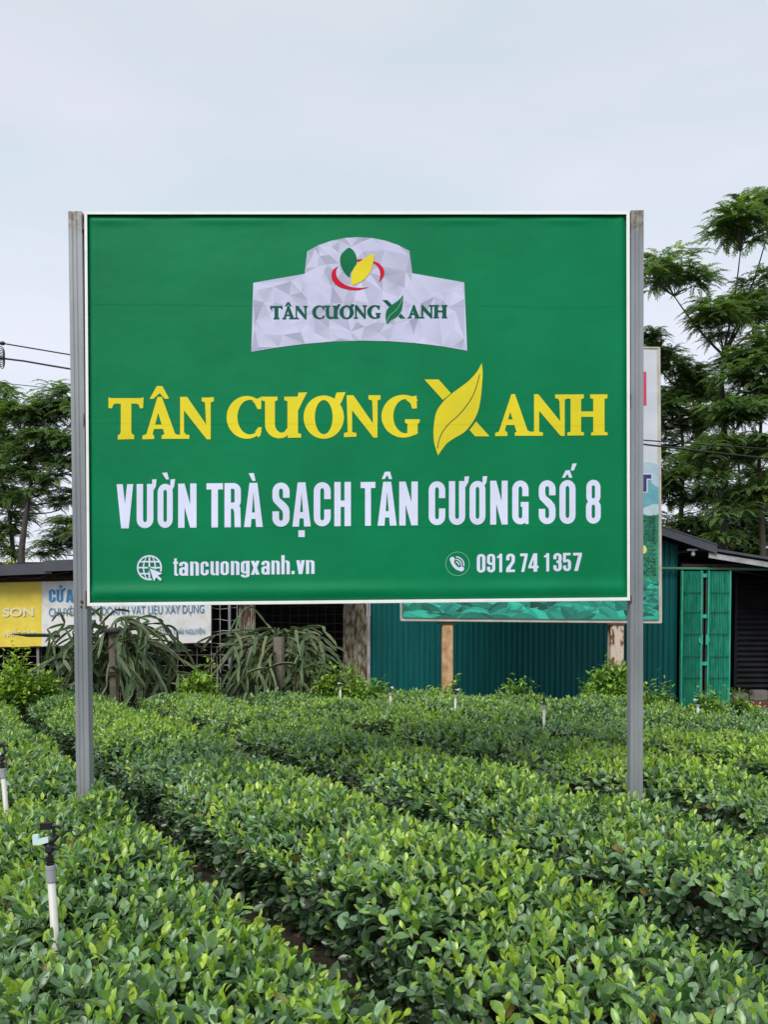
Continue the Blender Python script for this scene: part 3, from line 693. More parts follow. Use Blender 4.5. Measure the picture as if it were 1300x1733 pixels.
def join(parts):
    vs, ts, cs, b = [], [], [], 0
    for v, t, c in parts:
        if len(v) == 0: continue
        vs.append(v); ts.append(t + b); cs.append(c); b += len(v)
    return np.concatenate(vs), np.concatenate(ts), np.concatenate(cs)
def sticks(a, b, r, col):
    """thin three-sided stems from a to b"""
    n = len(a); d = norm(b - a); up = np.tile(np.array([[.3, .9, .2]]), (n, 1)); s1 = norm(np.cross(d, up)); s2 = np.cross(d, s1)
    r = np.broadcast_to(np.asarray(r, float), (n,))[:, None]
    rows = []
    for k in range(3):
        q = s1 * math.cos(2.094 * k) + s2 * math.sin(2.094 * k)
        rows += [a + q * r, b + q * r * .7]
    vv = np.stack(rows, 1).reshape(-1, 3)
    tri = []
    for k in range(3):
        p, q = 2 * k, 2 * ((k + 1) % 3)
        tri += [(p, q, q + 1), (p, q + 1, p + 1)]
    tr = (np.arange(n)[:, None, None] * 6 + np.array(tri)[None]).reshape(-1, 3)
    return vv, tr, np.repeat(col, 6, 0)

# ------------------------------------------------------------------ the tea field
M_tea = leafmat('tea_leaf', rough=0.36, trans=0.30, spec=0.9, tint=(1.25, 1.35, 0.5))
M_twig = mat('tea_twig', (0.06, 0.042, 0.03), (0.11, 0.085, 0.06), 30, rough=0.9)
DX, DY = 0.514, -0.857              # row direction (towards the camera, to the right)
NX, NY = 0.857, 0.514
ROWW, C0 = 1.11, 1.12
def vnoise(x, y, s, seed):
    """cheap smooth noise"""
    r = np.random.default_rng(seed); a = np.zeros_like(x)
    for i in range(7):
        th = r.uniform(0, 6.28); fq = s * r.uniform(.6, 1.7); a += np.sin((x * math.cos(th) + y * math.sin(th)) * fq + r.uniform(0, 6.28))
    return a / 3.5
def yfar(x): return np.where(x > 1.2, 9.3 - (x - 1.2) * 0.62, 9.3) + 0.12 * np.sin(x * 3.1)
LIME = np.array([.41, .56, .065]); MID = np.array([.22, .41, .06]); DARK = np.array([.058, .15, .05]); SKY_SHEEN = np.array([.26, .42, .245]); OLD_SHADE = np.array([.014, .038, .014])  # last two: sky sheen and canopy shade painted into leaf colour
def tea_row(j, label):
    c = C0 - ROWW / 2 + j * ROWW
    parts = []
    # sample the shoots on the clipped top and flanks of the hedge
    s = np.arange(0); S0, S1 = -13.0, 3.0
    def hedge(nper, kind):
        n = int((S1 - S0) * nper)
        s = rng.uniform(S0, S1, n)
        half = 0.426 + 0.05 * vnoise(s * DX + c, s * DY, 5.0, 40 + j)
        top = 0.645 + 0.030 * vnoise(s, s * 0 + c * 3, 3.0, 60 + j) 
        if kind == 'top':
            q = rng.uniform(-1, 1, n)
            wv = q * half
            z = top - 0.085 * np.abs(q) ** 4 + 0.03 * vnoise(s, wv, 8.0, 80 + j)
            nr = np.stack([NX * q ** 3 * .9, NY * q ** 3 * .9, np.ones(n)], 1)
        else:
            sg = np.where(rng.random(n) < .62, -1.0, 1.0)
            h = rng.random(n) ** .8
            z = 0.32 + (top - 0.08 - 0.32) * h
            wv = sg * (half * (0.80 + 0.20 * h ** .6) - 0.03 * rng.random(n))
            nr = np.stack([NX * sg, NY * sg, 0.5 + 0 * s], 1)
        x = c * NX + s * DX + wv * NX; y = c * NY + s * DY + wv * NY
        u = 650 + F * x / np.maximum(y, .3); v = 1040 + F * (CAMZ - z) / np.maximum(y, .3)
        ok = (y > 0.75) & (y < yfar(x)) & (x > -650 / F * y - 1.7) & (x < 650 / F * y + 1.7) & (v < 2050)
        return np.stack([x, y, z], 1)[ok], norm(nr)[ok], y[ok], z[ok] / .645
    def shoots(p, nr, y, k, st, big, flank=False):
        n = len(p)
        if n == 0: return
        u = norm(nr + rng.normal(0, .22, (n, 3)) * np.array([1, 1, .4]))
        Ls = rng.uniform(.05, .105, n) * (0.75 if flank else 1)
        base = p - u * (Ls * .9)[:, None]
        vig = np.clip(rng.normal(.5, .28, n) + .25 * vnoise(p[:, 0], p[:, 1], 2.2, 5), 0, 1)    # flush: how young the shoot is
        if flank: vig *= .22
        ph0 = rng.uniform(0, 6.28, n)
        a1 = norm(np.cross(u, np.tile(np.array([[.2, .1, 1.]]), (n, 1)) + rng.normal(0, .1, (n, 3)))); a2 = np.cross(u, a1)
        for i in range(k):
            f = i / (k - 1.0)                                   # 0 low, 1 tip
            ph = ph0 + 2.4 * i + rng.normal(0, .3, n)
            rad = a1 * np.cos(ph)[:, None] + a2 * np.sin(ph)[:, None]
            el = np.radians(22 + 50 * f + rng.normal(0, 13, n))
            ax = rad * np.cos(el)[:, None] + u * np.sin(el)[:, None]
            nm = u * np.cos(el)[:, None] - rad * np.sin(el)[:, None] + rng.normal(0, .18, (n, 3))
            Ln = (.055 - .022 * f) * rng.uniform(.62, 1.3, n) * big
            Wd = Ln * (.58 - .13 * f) * rng.uniform(.85, 1.15, n)
            pos = base + u * (Ls * (.25 + .8 * f))[:, None]
            yo = np.clip((f * 1.15 - .57) * 1.1 + (vig - .5) * 1.5 + rng.normal(0, .13, n), 0, 1)[:, None]
            cold = DARK + (SKY_SHEEN - DARK) * np.clip(rng.normal(.42, .5, (n, 1)), 0, 1.15)  # pale grey-green stands in for sky reflected on waxy leaves
            if flank: cold = cold * .28 + OLD_SHADE * .75  # furrow shade painted into the flank leaf colour
            dead = rng.random((n, 1)) < (.012 if f > .2 else .03); cold = np.where(dead, np.array([.24, .17, .05]), cold)
            col = np.where(yo < .5, cold + (MID - cold) * yo * 2, MID + (LIME - MID) * (yo - .5) * 2) * rng.uniform(.8, 1.2, (n, 1))
            parts.append(leaves(pos, ax, nm, Ln, Wd, col, st, rng.uniform(.2, .5), rng.uniform(-.05, .35, n)))
        col = np.tile(np.array([[.10, .16, .035]]), (n, 1))
        parts.append(sticks(base - u * .03, base + u * (Ls * .95)[:, None], .0013, col))
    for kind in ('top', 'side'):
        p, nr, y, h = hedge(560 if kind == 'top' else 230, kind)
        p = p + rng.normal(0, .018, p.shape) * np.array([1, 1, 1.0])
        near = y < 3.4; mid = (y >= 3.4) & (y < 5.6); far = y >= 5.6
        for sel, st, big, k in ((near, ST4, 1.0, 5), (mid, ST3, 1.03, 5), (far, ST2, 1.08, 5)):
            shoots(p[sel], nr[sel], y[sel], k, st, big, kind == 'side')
    # older leaves filling the table below the shoots, inner shade painted into their colour
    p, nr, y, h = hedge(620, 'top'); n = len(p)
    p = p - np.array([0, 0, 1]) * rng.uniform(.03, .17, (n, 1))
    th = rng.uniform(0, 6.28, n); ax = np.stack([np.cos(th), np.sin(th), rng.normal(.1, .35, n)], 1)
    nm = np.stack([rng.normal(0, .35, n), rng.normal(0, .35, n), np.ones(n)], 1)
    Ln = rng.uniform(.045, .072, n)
    col = np.where(rng.random((n, 1)) < .6, OLD_SHADE, DARK) * rng.uniform(.7, 1.3, (n, 1))
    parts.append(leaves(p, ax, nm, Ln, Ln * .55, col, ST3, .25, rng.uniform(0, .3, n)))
    cn = V((c * NX, c * NY, 0)); 
    row = thing('tea_hedge', G(0, 1700) if False else (c * NX - 2 * DX, c * NY - 2 * DY, 0), label, 'tea hedge', 'rows of tea bushes')
    v_, t_, c_ = join(parts)
    bulk('foliage', v_, t_, M_tea, row, c_)
    # woody stems under the table
    n = 620
    s = rng.uniform(S0, S1, n); wv = rng.uniform(-.12, .12, n); w2 = rng.uniform(-.44, .44, n)
    a = np.stack([c * NX + s * DX + wv * NX, c * NY + s * DY + wv * NY, np.full(n, .28)], 1)
    s2 = s + rng.normal(0, .12, n)
    b = np.stack([c * NX + s2 * DX + w2 * NX, c * NY + s2 * DY + w2 * NY, rng.uniform(.46, .58, n)], 1)
    ok = (a[:, 1] > .6) & (a[:, 1] < yfar(a[:, 0])) & (np.abs(a[:, 0]) < 650 / F * a[:, 1] + 1.7)
    if ok.sum():
        mid_ = (a + b) / 2 + np.array([0, 0, -.02])
        v_, t_, c_ = join([sticks(a[ok], mid_[ok], .008, np.ones((ok.sum(), 3))), sticks(mid_[ok], b[ok], .0055, np.ones((ok.sum(), 3)))])
        bulk('branches', v_, t_, M_twig, row, None)
    return row
tea_row(0, 'nearest tea row at lower left, the one with tall white sprinkler pipes standing in it')
tea_row(1, 'second tea row, running from behind the left billboard post to the bottom right corner')
tea_row(2, 'third tea row, passing under the middle of the billboard in front of the right post')
tea_row(3, 'fourth tea row, passing just behind the right billboard post to the right picture edge')
tea_row(4, 'fifth tea row, its far end by the second dragon fruit plant')
tea_row(5, 'sixth tea row, ending below the teal wall between the two rusty pillars')
tea_row(6, 'farthest tea row, at the foot of the teal wall and folding gate')

# fallen leaves and twigs in the furrows
n = 9000
y = rng.uniform(.9, 8.2, n); x = rng.uniform(-1, 1, n) * (.5 * y + 1.5); x = np.where(y > 6.4, np.minimum(x, 2.2), x)
p = np.stack([x, y, rng.uniform(.28, .335, n)], 1)
th = rng.uniform(0, 6.28, n); ax = np.stack([np.cos(th), np.sin(th), rng.normal(0, .15, n)], 1)
nm = np.stack([rng.normal(0, .4, n), rng.normal(0, .4, n), np.ones(n)], 1); Ln = rng.uniform(.02, .06, n)
col = np.array([.05, .031, .018]) * rng.uniform(.3, 1.7, (n, 1))
v_, t_, c_ = leaves(p, ax, nm, Ln, Ln * .45, col, ST2, .4)
tag(bulk('leaf_litter', v_, t_, leafmat('dry_leaf', .8, .05, .2), None, c_), 'brown fallen tea leaves on the soil between the rows', 'leaf litter', kind='stuff')

# ------------------------------------------------------------------ sprinklers
M_pvc = mat('grey_white_pvc', (0.60, 0.59, 0.56), (0.36, 0.35, 0.30), 14, .45, .78, 0.45, stretch=(1, 1, .3))
M_pvc2 = mat('grey_pvc_collar', (0.33, 0.34, 0.36), rough=0.5)
M_paleblue = mat('pale_blue_plastic', (0.62, 0.80, 0.80), rough=0.4)
def make_sprinkler(label):
    t = thing('sprinkler', (0, 0, 0), label, 'sprinkler', 'garden sprinklers standing in the tea')
    m = MB(); m.lathe((0, 0, -.55), [(0, .0108), (.36, .0108), (.72, .0106)], 16); pipe = m.build('pipe', M_pvc, t, smooth=True)
    m = MB(); m.lathe((0, 0, .165), [(0, .0125), (.002, .0135), (.035, .0135), (.036, .0142), (.046, .0142), (.047, .012)], 16); m.build('collar', M_pvc2, t, smooth=False)
    h = MB()
    z = .212
    h.lathe((0, 0, z), [(0, .0105), (.004, .0105), (.0045, .0125), (.008, .0125), (.0085, .0095), (.013, .0095), (.0135, .013), (.016, .013), (.0165, .009), (.022, .009), (.0225, .0115), (.026, .0115), (.027, .006), (.036, .006)], 14)
    h.lathe((0, 0, z + .036), [(0, .011), (.004, .0125), (.018, .0105), (.022, .007), (.03, .007)], 12)
    h.tube([(0, 0, z + .046), (.018, -.004, z + .05), (.026, -.004, z + .046)], [.006, .007, .006], 8)
    h.tube([(0.0, 0, z + .062), (.016, 0, z + .07), (.026, 0, z + .082)], [.006, .0065, .0055], 8)
    # arched bracket carrying the swinging arm
    h.tube([(.006, 0, z + .055), (.016, 0, z + .075), (.015, 0, z + .1), (.004, 0, z + .112), (-.014, 0, z + .114), (-.018, 0, z + .104)], .005, 8)
    h.box((-.02, -.007, z + .1), (.012, .007, z + .118)); h.box((-.012, -.006, z + .054), (-.004, .006, z + .07))
    h.tube([(.01, 0, z + .108), (.03, 0, z + .106), (.036, 0, z + .098)], [.006, .005, .003], 6)
    h.tube([(-.02, 0, z + .018), (-.006, 0, z + .019)], .002, 6)
    h.build('sprinkler_head', M_black, t)
    m = MB()
    m.prism([(-.040, -.012, z + .088), (-.024, -.012, z + .088), (-.024, -.012, z + .076), (.003, -.012, z + .080), (.003, -.012, z + .066), (-.022, -.012, z + .060), (-.040, -.012, z + .060)], (0, .012, 0))
    m.build('deflector_arm', M_paleblue, t)
    return t
def copy_tree(o, parent=None):
    c = o.copy(); COL.objects.link(c)
    if parent is not None: c.parent = parent
    for ch in list(o.children): copy_tree(ch, c)
    return c
spr = make_sprinkler('white pipe sprinkler with pale blue arm, in full view at lower left, the largest one')
places = [((93, 1592), 0.645, (80, 1392), None, 0),
          ((10, 1375), .645, (0, 1258), 'white pipe sprinkler cut by the left picture edge, behind the largest sprinkler', 2.5),
          ((576, 1181), .64, (576, 1152), 'small far sprinkler beside the bushes under the rusty corrugated strip', .8),
          ((661, 1196), .64, (661, 1158), 'small far sprinkler in front of the teal wall, left of the left rusty pillar', 2.0),
          ((771, 1200), .64, (771, 1162), 'small far sprinkler just right of the base of the left rusty pillar', 3.4),
          ((921, 1226), .64, (922, 1174), 'sprinkler on a thin white pipe between the two rusty pillars', 4.4),
          ((1182, 1213), .64, (1182, 1180), 'small far sprinkler in front of the green folding gate', 5.2)]
for i, ((u, v), z, (ut, vt), lab, rz) in enumerate(places):
    o = spr if i == 0 else copy_tree(spr)
    b = G(u, v, z); tp = P(ut, vt, b.y)
    o.location = b; hgt = (tp.z - b.z)
    s = hgt / .33
    o.scale = (max(1.0, s * .9), max(1.0, s * .9), s) if i > 1 else (1, 1, s)
    o.rotation_euler = (0, math.atan2(tp.x - b.x, hgt), 0)
    if rz and i: o.rotation_euler = (0, math.atan2(tp.x - b.x, hgt), rz)
    if i == 1: o.rotation_euler = (0, math.atan2(tp.x - b.x, hgt), 0)
    if lab: o['label'] = lab

# ------------------------------------------------------------------ sheds behind the field
M_teal = mat('teal_sheet', (0.004, 0.125, 0.122), (0.005, 0.08, 0.082), 3.5, .4, .72, 0.5, spec=.2, stretch=(5, 1, .3), bump=.05)
M_slate = mat('slate_flashing', (0.055, 0.06, 0.075), (0.07, 0.075, 0.09), 3, rough=.55)
M_whitebar = mat('pale_roof_edge', (0.45, 0.46, 0.48), (0.3, 0.3, 0.31), 6, rough=.6)
M_jade = mat('jade_paint', (0.06, 0.48, 0.32), (0.018, 0.30, 0.20), 8, .38, .68, 0.6, spec=.2, stretch=(3, 1, .5))
M_jadedk = mat('old_jade_paint', (0.05, 0.28, 0.18), (0.20, 0.10, 0.06), 12, .5, .72, 0.7, stretch=(.4, 1, 1))
M_jadebar = mat('dark_jade_bar', (0.010, 0.13, 0.085), (0.05, 0.05, 0.035), 14, .5, .7, .7)
M_rustsheet = mat('rusted_pale_green_sheet', (0.46, 0.52, 0.40), (0.17, 0.07, 0.03), 7, .38, .58, 0.8, stretch=(2.5, 1, .8), bump=.2)
M_rustpost = mat('rusty_post_paint', (0.62, 0.40, 0.22), (0.30, 0.12, 0.045), 8, .44, .68, 0.8, bump=.3, stretch=(1, 1, .7))
M_rustpale = mat('peeling_white_paint', (0.60, 0.50, 0.40), (0.17, 0.062, 0.028), 7, .52, .58, 0.8, bump=.3, stretch=(1.6, 1, .6))
M_inner = mat('dark_shed_boards', (0.022, 0.018, 0.016), (0.04, 0.032, 0.027), 4, rough=.9, stretch=(1, 1, .2))
M_deepshade = mat('shutter_shade', (0.004, 0.005, 0.006), (0.009, 0.010, 0.012), 4, rough=.6, spec=.2)  # near black: shade of the opening beside the gate painted in
M_grid = mat('dull_grey_mesh', (0.22, 0.20, 0.18), (0.13, 0.09, 0.07), 6, rough=.7)
M_gridwhite = mat('whitish_bars', (0.42, 0.42, 0.42), (0.26, 0.24, 0.22), 6, rough=.6)
M_conc = mat('weathered_concrete', (0.20, 0.17, 0.15), (0.11, 0.095, 0.085), 7, .35, .7, 0.95, bump=.4)
M_redbrick = mat('red_oxide_paint', (0.16, 0.03, 0.03), (0.10, 0.035, 0.03), 6, rough=.8)
M_rustbeam = mat('rust_brown_steel', (0.12, 0.05, 0.03), (0.06, 0.035, 0.028), 9, rough=.85)
M_lamp = mat('white_lamp_plastic', (0.75, 0.75, 0.74), rough=0.4)

YT = 13.5
def corrug(x0, x1, z0f, z1f, y, pitch, depth, style='trap'):
    """upright ribbed sheet; z0f/z1f give the bottom and top at x"""
    m = MB(); xs = []; x = x0
    pr = ((0, 0), (.42, 0), (.5, 1), (.92, 1)) if style == 'trap' else ((0, 0), (.15, .35), (.3, .9), (.5, 1), (.7, .9), (.85, .35))
    k = 0
    while x < x1:
        for a, d in pr:
            q = x0 + (k + a) * pitch
            if q < x1: xs.append((q, y - d * depth))
        k += 1; x = x0 + k * pitch
    xs.append((x1, y))
    vs = [V((q, yy, z0f(q))) for q, yy in xs] + [V((q, yy, z1f(q))) for q, yy in xs]
    n = len(xs)
    m.add(vs, [(i, i + 1, n + i + 1, n + i) for i in range(n - 1)])
    vs2 = [v + V((0, .012, 0)) for v in vs]
    m.add(vs2, [(n + i, n + i + 1, i + 1, i) for i in range(n - 1)])
    return m
def xz(u, v, Y): p = P(u, v, Y); return p.x, p.z
shed = thing('teal_shed', (1.5, YT, 0), 'teal corrugated metal shed with slate gable flashing, behind the second billboard', 'shed')
xa = xz(627, 1100, YT)[0]; xb = xz(1146, 1100, YT)[0]
rx_, rz_ = xz(1122, 903, YT); ex_, ez_ = xz(1200, 929, YT)
slope = (rz_ - ez_) / (ex_ - rx_)
apx = (xa + xb) / 2 + .3
gable = lambda x: rz_ + slope * (rx_ - apx) - slope * abs(x - apx) - .10
corrug(xa, xb, lambda x: -.05, gable, YT, .088, .022).build('wall', M_teal, shed, fixn=False)
# side walls
m = MB()
for xs_ in (xa, xb - .02):
    m.box((xs_, YT + .014, 0), (xs_ + .02, YT + 7, gable(xs_) - .02))
m.box((xa, YT + 7, 0), (xb, YT + 7.02, gable(xa)))
m.build('side_wall', M_teal, shed)
# gable flashing and roof sheets
rf = MB(); fl = MB()
for sg, xe in ((1, ex_), (-1, apx - (ex_ - apx))):
    za = gable(apx) + .10; ze = gable(xe) + .10
    a = [V((apx, YT - .32, za)), V((xe, YT - .32, ze)), V((xe, YT - .32, ze + .03)), V((apx, YT - .32, za + .03))]
    rf.hexa(a, [p + V((0, 7.6, 0)) for p in a])
    f = [V((apx, YT - .35, za - .10)), V((xe, YT - .35, ze - .10)), V((xe, YT - .35, ze + .045)), V((apx, YT - .35, za + .045))]
    fl.hexa(f, [p + V((0, .028, 0)) for p in f])
    f = [V((apx, YT - .36, za + .03)), V((xe, YT - .36, ze + .03)), V((xe, YT - .36, ze + .05)), V((apx, YT - .36, za + .05))]
    fl.hexa(f, [p + V((0, .05, 0)) for p in f])
rf.build('roof', M_slate, shed); fl.build('gable_flashing', M_slate, shed)
# grey trim and the rusted sheet to the left of the teal wall
m = MB(); u0 = xz(621.5, 1100, YT)[0]; m.box((u0, YT - .06, -.05), (xa - .003, YT + .03, 2.6)); m.build('corner_trim', M_whitebar, shed)
ua = xz(581, 1100, YT)[0]
corrug(ua, u0 - .004, lambda x: -.05, lambda x: 2.55, YT, .036, .02, 'sine').build('rusty_panel', M_rustsheet, shed, fixn=False)

# porch to the right
porch = thing('shed_porch', (5.6, YT, 0), 'open lean-to porch with dark interior at the right edge, beside the teal shed', 'porch')
x0 = xb + .01; x1 = 8.2
yb = YT + 2.6
p0 = P(1199, 929, YT - .3); p1 = P(1330, 950, YT - .3); ps = (p1.z - p0.z) / (p1.x - p0.x)
zr = lambda x: p0.z + ps * (x - p0.x)
m = MB(); m.prism([(x0, yb, 0), (x1, yb, 0), (x1, yb, zr(x1) + .055), (p0.x, yb, zr(p0.x) + .055), (x0, yb, zr(p0.x) + .055)], (0, .06, 0)); m.box((x1 - .06, YT, 0), (x1, yb - .004, zr(x1) - .03)); m.build('back_wall', M_inner, porch)
m = MB()
a = [V((p0.x, YT - .34, zr(p0.x) - .02)), V((x1, YT - .34, zr(x1) - .02)), V((x1, YT - .34, zr(x1) + .02)), V((p0.x, YT - .34, zr(p0.x) + .02))]
m.hexa(a, [p + V((0, 3.2, .1)) for p in a]); m.build('roof', M_slate, porch)
m = MB()
a = [V((p0.x + .02, YT - .30, zr(p0.x) - .14)), V((x1, YT - .30, zr(x1) - .14)), V((x1, YT - .30, zr(x1) - .055)), V((p0.x + .02, YT - .30, zr(p0.x) - .055))]
m.hexa(a, [p + V((0, .04, 0)) for p in a]); m.build('eaves_board', M_whitebar, porch)
m = MB(); bx0, bz0 = xz(1120, 962, YT - .1); bx1, bz1 = xz(1420, 964, YT - .1)
m.tube([(bx0, YT - .1, bz0), (bx1, YT - .1, bz1)], .024, 8); m.build('rail', M_jadedk, porch, smooth=True)
m = MB(); m.box((bx0 + .35, YT - .06, bz0 + .03), (x1, YT + .04, bz0 + .075)); m.build('beam', M_rustbeam, porch)
# ribbed shutter, coloured near black as the shaded opening
sx0 = xz(1247, 1100, YT + .7)[0]; zt = P(1270, 978, YT + .7).z; zb = P(1270, 1176, YT + .7).z
m = MB(); kz = 22
vs = []
for i in range(kz * 2 + 1):
    z_ = zb + (zt - zb) * i / (kz * 2); d = .03 if i % 2 else 0
    vs += [(sx0, YT + .7 - d, z_), (x1 - .4, YT + .7 - d, z_)]
m.add(vs, [(2 * i, 2 * i + 1, 2 * i + 3, 2 * i + 2) for i in range(kz * 2)])
m.box((sx0 - .05, YT + .66, 0), (sx0 - .004, YT + .74, zt + .08)); m.box((sx0 + .56, YT + .6, 0), (sx0 + .64, YT + .66, zt))
m.build('shutter', M_deepshade, porch, fixn=False)
m = MB(); a = P(1226, 1197, 12.5); m.box((a.x, 12.5, -.02), (x1, YT + .6, .085)); step = m.build('step', M_conc, porch, bevel=.01)
m = MB(); m.box((a.x + .02, 12.488, .035), (x1, 12.498, .07)); m.box((a.x + .5, 13.0, .087), (x1, 13.3, .15)); m.build('red_edge', M_redbrick, step)
m = MB()
for i in range(9):
    xx = a.x + .1 + i * .33; h_ = .1 + .09 * rr.random(); m.box((xx, YT + .45, .087), (xx + .26, YT + .62, .087 + h_))
m.build('stone_block', M_conc, porch, bevel=.015)
# folding gate
gate = thing('folding_gate', (4.9, YT - .1, 0), 'jade green folding metal gate, pulled shut in two narrow leaves, right of the teal wall', 'gate')
def gate_leaf(ua, ub, vtop, vbot):
    xg0 = xz(ua, 1080, YT - .12)[0]; xg1 = xz(ub, 1080, YT - .12)[0]
    zt = P(ua, vtop, YT - .12).z; zb = .03
    n = 13; m = MB(); pw = (xg1 - xg0) / n
    for i in range(n):
        x_ = xg0 + i * pw; wv = .004 * math.sin(i * 2.3)
        m.prism([(x_ + .1 * pw, YT - .125, zb), (x_ + .45 * pw, YT - .155 + wv, zb), (x_ + .86 * pw, YT - .125, zb), (x_ + .5 * pw, YT - .105, zb)], (0, 0, zt - zb))
    lf = m.build('gate_leaf', M_jade, gate)
    m = MB(); m.box((xg0, YT - .09, zb), (xg1, YT - .085, zt)); m.build('gap_shade', M_deepshade, lf)  # dark sheet added to paint the shade between the slats
    for v in (1002, 1035, 1072, 1110, 1146):
        m = MB(); z_ = P(ua, v, YT - .12).z; m.box((xg0, YT - .166, z_ - .005), (xg1, YT - .160, z_ + .005)); m.build('scissor_bar', M_jadebar, lf)
    for xx in (xg0 - .006, xg1 + .002):
        m = MB(); m.box((xx - .012, YT - .165, zb - .02), (xx + .012, YT - .10, zt + .01)); m.build('end_post', M_jade, lf)
gate_leaf(1154, 1186, 967, 1193); gate_leaf(1198.5, 1234, 967, 1188)
m = MB()
for u in (1190, 1194.5):
    xg = xz(u, 1080, YT - .12)[0]; m.tube([(xg, YT - .13, .05), (xg, YT - .13, P(u, 968, YT).z)], .007, 6)
m.build('lock_rod', M_rustbeam, gate)
for v in (974, 1043, 1123):
    m = MB(); q = P(1192.5, v, YT - .15); m.box((q.x - .045, YT - .16, q.z - .03), (q.x + .045, YT - .145, q.z + .03)); m.build('bracket', M_jade, gate)
m = MB(); q = P(1192.5, 1083, YT - .16)
for s in (-1, 1):
    pp = [(q.x + s * (.012 + .078 * math.cos(R(a))), YT - .172, q.z + .085 * math.sin(R(a))) for a in range(-80, 81, 16)]
    m.prism(pp, (0, .02, 0))
m.build('lock_plate', M_jade, gate)
# porch lamp
q = P(1174, 934, YT - .2)
lamp = thing('porch_lamp', q, 'small white lamp bulb hanging under the gable at the corner of the teal shed', 'lamp')
m = MB(); m.lathe(q, [(-.07, .012), (-.055, .03), (-.03, .034), (0, .02), (.02, .018)], 12); m.build('bulb', M_lamp, lamp, smooth=True)
m = MB(); m.box((q.x - .1, q.y - .02, q.z + .018), (q.x + .06, q.y + .02, q.z + .048)); m.build('holder', M_lamp, lamp)

# left shed with its mesh front
YL = 12.6
ls = thing('open_shed', (-3.2, YL, 0), 'dark open shed with a long slate roof edge and wire mesh front, at the left', 'shed')
lx0 = -8.5; lx1 = xz(581, 1100, YL + .6)[0]
m = MB(); m.box((lx0, YL + 4, 0), (lx1, YL + 4.05, 2.6)); m.box((lx0, YL, 0), (lx0 + .05, YL + 4, 2.3)); m.box((lx1 - .03, YL + 1.0, 0), (lx1, YL + 4, 2.3)); m.build('back_wall', M_inner, ls)
m = MB(); m.box((lx0, YL + .3, .004), (lx1, YL + 4, .03)); m.build('floor_slab', M_conc, ls)
qa = P(0, 966, YL - .4); qb = P(118, 956, YL - .4); s_ = (qb.z - qa.z) / (qb.x - qa.x) * .45
zl = lambda x: qb.z + s_ * (x - qb.x)
m = MB(); a = [V((lx0, YL - .4, zl(lx0))), V((lx1, YL - .4, zl(lx1))), V((lx1, YL - .4, zl(lx1) + .04)), V((lx0, YL - .4, zl(lx0) + .04))]
m.hexa(a, [p + V((0, 4.8, .35)) for p in a]); m.build('roof', M_slate, ls)
m = MB(); xm = xz(86, 960, YL - .44)[0]
a = [V((lx0, YL - .44, zl(lx0) - .12)), V((xm, YL - .44, zl(xm) - .12)), V((xm, YL - .44, zl(xm) + .03)), V((lx0, YL - .44, zl(lx0) + .03))]
m.hexa(a, [p + V((0, .035, 0)) for p in a])
a = [V((xm - .1, YL - .47, zl(xm) - .09)), V((lx1, YL - .47, zl(lx1) - .09)), V((lx1, YL - .47, zl(lx1) + .07)), V((xm - .1, YL - .47, zl(xm) + .07))]
m.hexa(a, [p + V((0, .028, 0)) for p in a])
m.build('roof_flashing', M_slate, ls)
m = MB(); zbm = P(60, 978, YL).z
m.box((lx0, YL - .02, zbm - .05), (lx1, YL + .05, zbm + .04)); m.build('beam', M_rustbeam, ls)
# cable sagging along the beam
m = MB()
pp = [P(0, 981, YL - .1), P(25, 977, YL - .1), P(40, 979, YL - .1), P(62, 979, YL - .1), P(80, 974, YL - .1), P(118, 968, YL - .1)]
m.tube(pp, .008, 6); m.build('cable', M_grid, ls)
# mesh front
def grid_panel(u0, u1, v0, v1, du, dv, Y, r, name, mt, hdu=None):
    m = MB()
    xa_, xb_ = P(u0, v1, Y).x, P(u1, v1, Y).x; zb_, zt_ = P(u0, v1, Y).z, P(u0, v0, Y).z
    nx_ = max(1, round((u1 - u0) / du)); nz_ = max(1, round((v1 - v0) / dv))
    for i in range(nx_ + 1):
        x = xa_ + (xb_ - xa_) * i / nx_; x += .006 * math.sin(i * 7.3)
        m.tube([(x, Y, zb_), (x + .008 * math.sin(i * 3.1), Y - .01 * math.sin(i * 2.1), (zb_ + zt_) / 2), (x, Y, zt_)], r, 5)
    for i in range(nz_ + 1):
        z = zb_ + (zt_ - zb_) * i / nz_
        pts_ = [(xa_ + (xb_ - xa_) * k / 8, Y + r * 1.8, z - .012 * math.sin(k * .8 + i * 2)) for k in range(9)]
        m.tube(pts_, r * .9, 5)
    return m.build(name, mt, ls)
grid_panel(-60, 400, 1094, 1205, 33, 16.5, YL, .0065, 'wire_mesh', M_grid)
grid_panel(358, 402, 1010, 1205, 14.5, 20, YL + .03, .0075, 'window_bars', M_gridwhite)
grid_panel(432, 581, 1000, 1205, 15, 14, YL + .5, .004, 'dark_netting', M_darkhole)
for (u0, u1) in ((387, 391), (63, 67), (-64, -58)):
    x0_, x1_ = P(u0, 1100, YL - .03).x, P(u1, 1100, YL - .03).x; m = MB(); m.box((x0_, YL - .07, -.05), (x1_, YL - .03, zbm - .06))
    m.build('upright', M_galv, ls)
m = MB(); x0_, x1_ = P(275, 1100, YL).x, P(318, 1100, YL).x
m.box((x0_, YL - .025, P(280, 1103, YL).z), (x1_, YL - .012, P(280, 1089, YL).z)); m.build('patch_panel', M_slate, ls)
ca, cb = P(404, 1100, YL + .2).x, P(432, 1100, YL + .2).x
corrug(ca, cb, lambda x: -.05, lambda x: zbm - .06, YL + .2, .036, .02, 'sine').build('rusty_panel', M_rustsheet, ls, fixn=False)

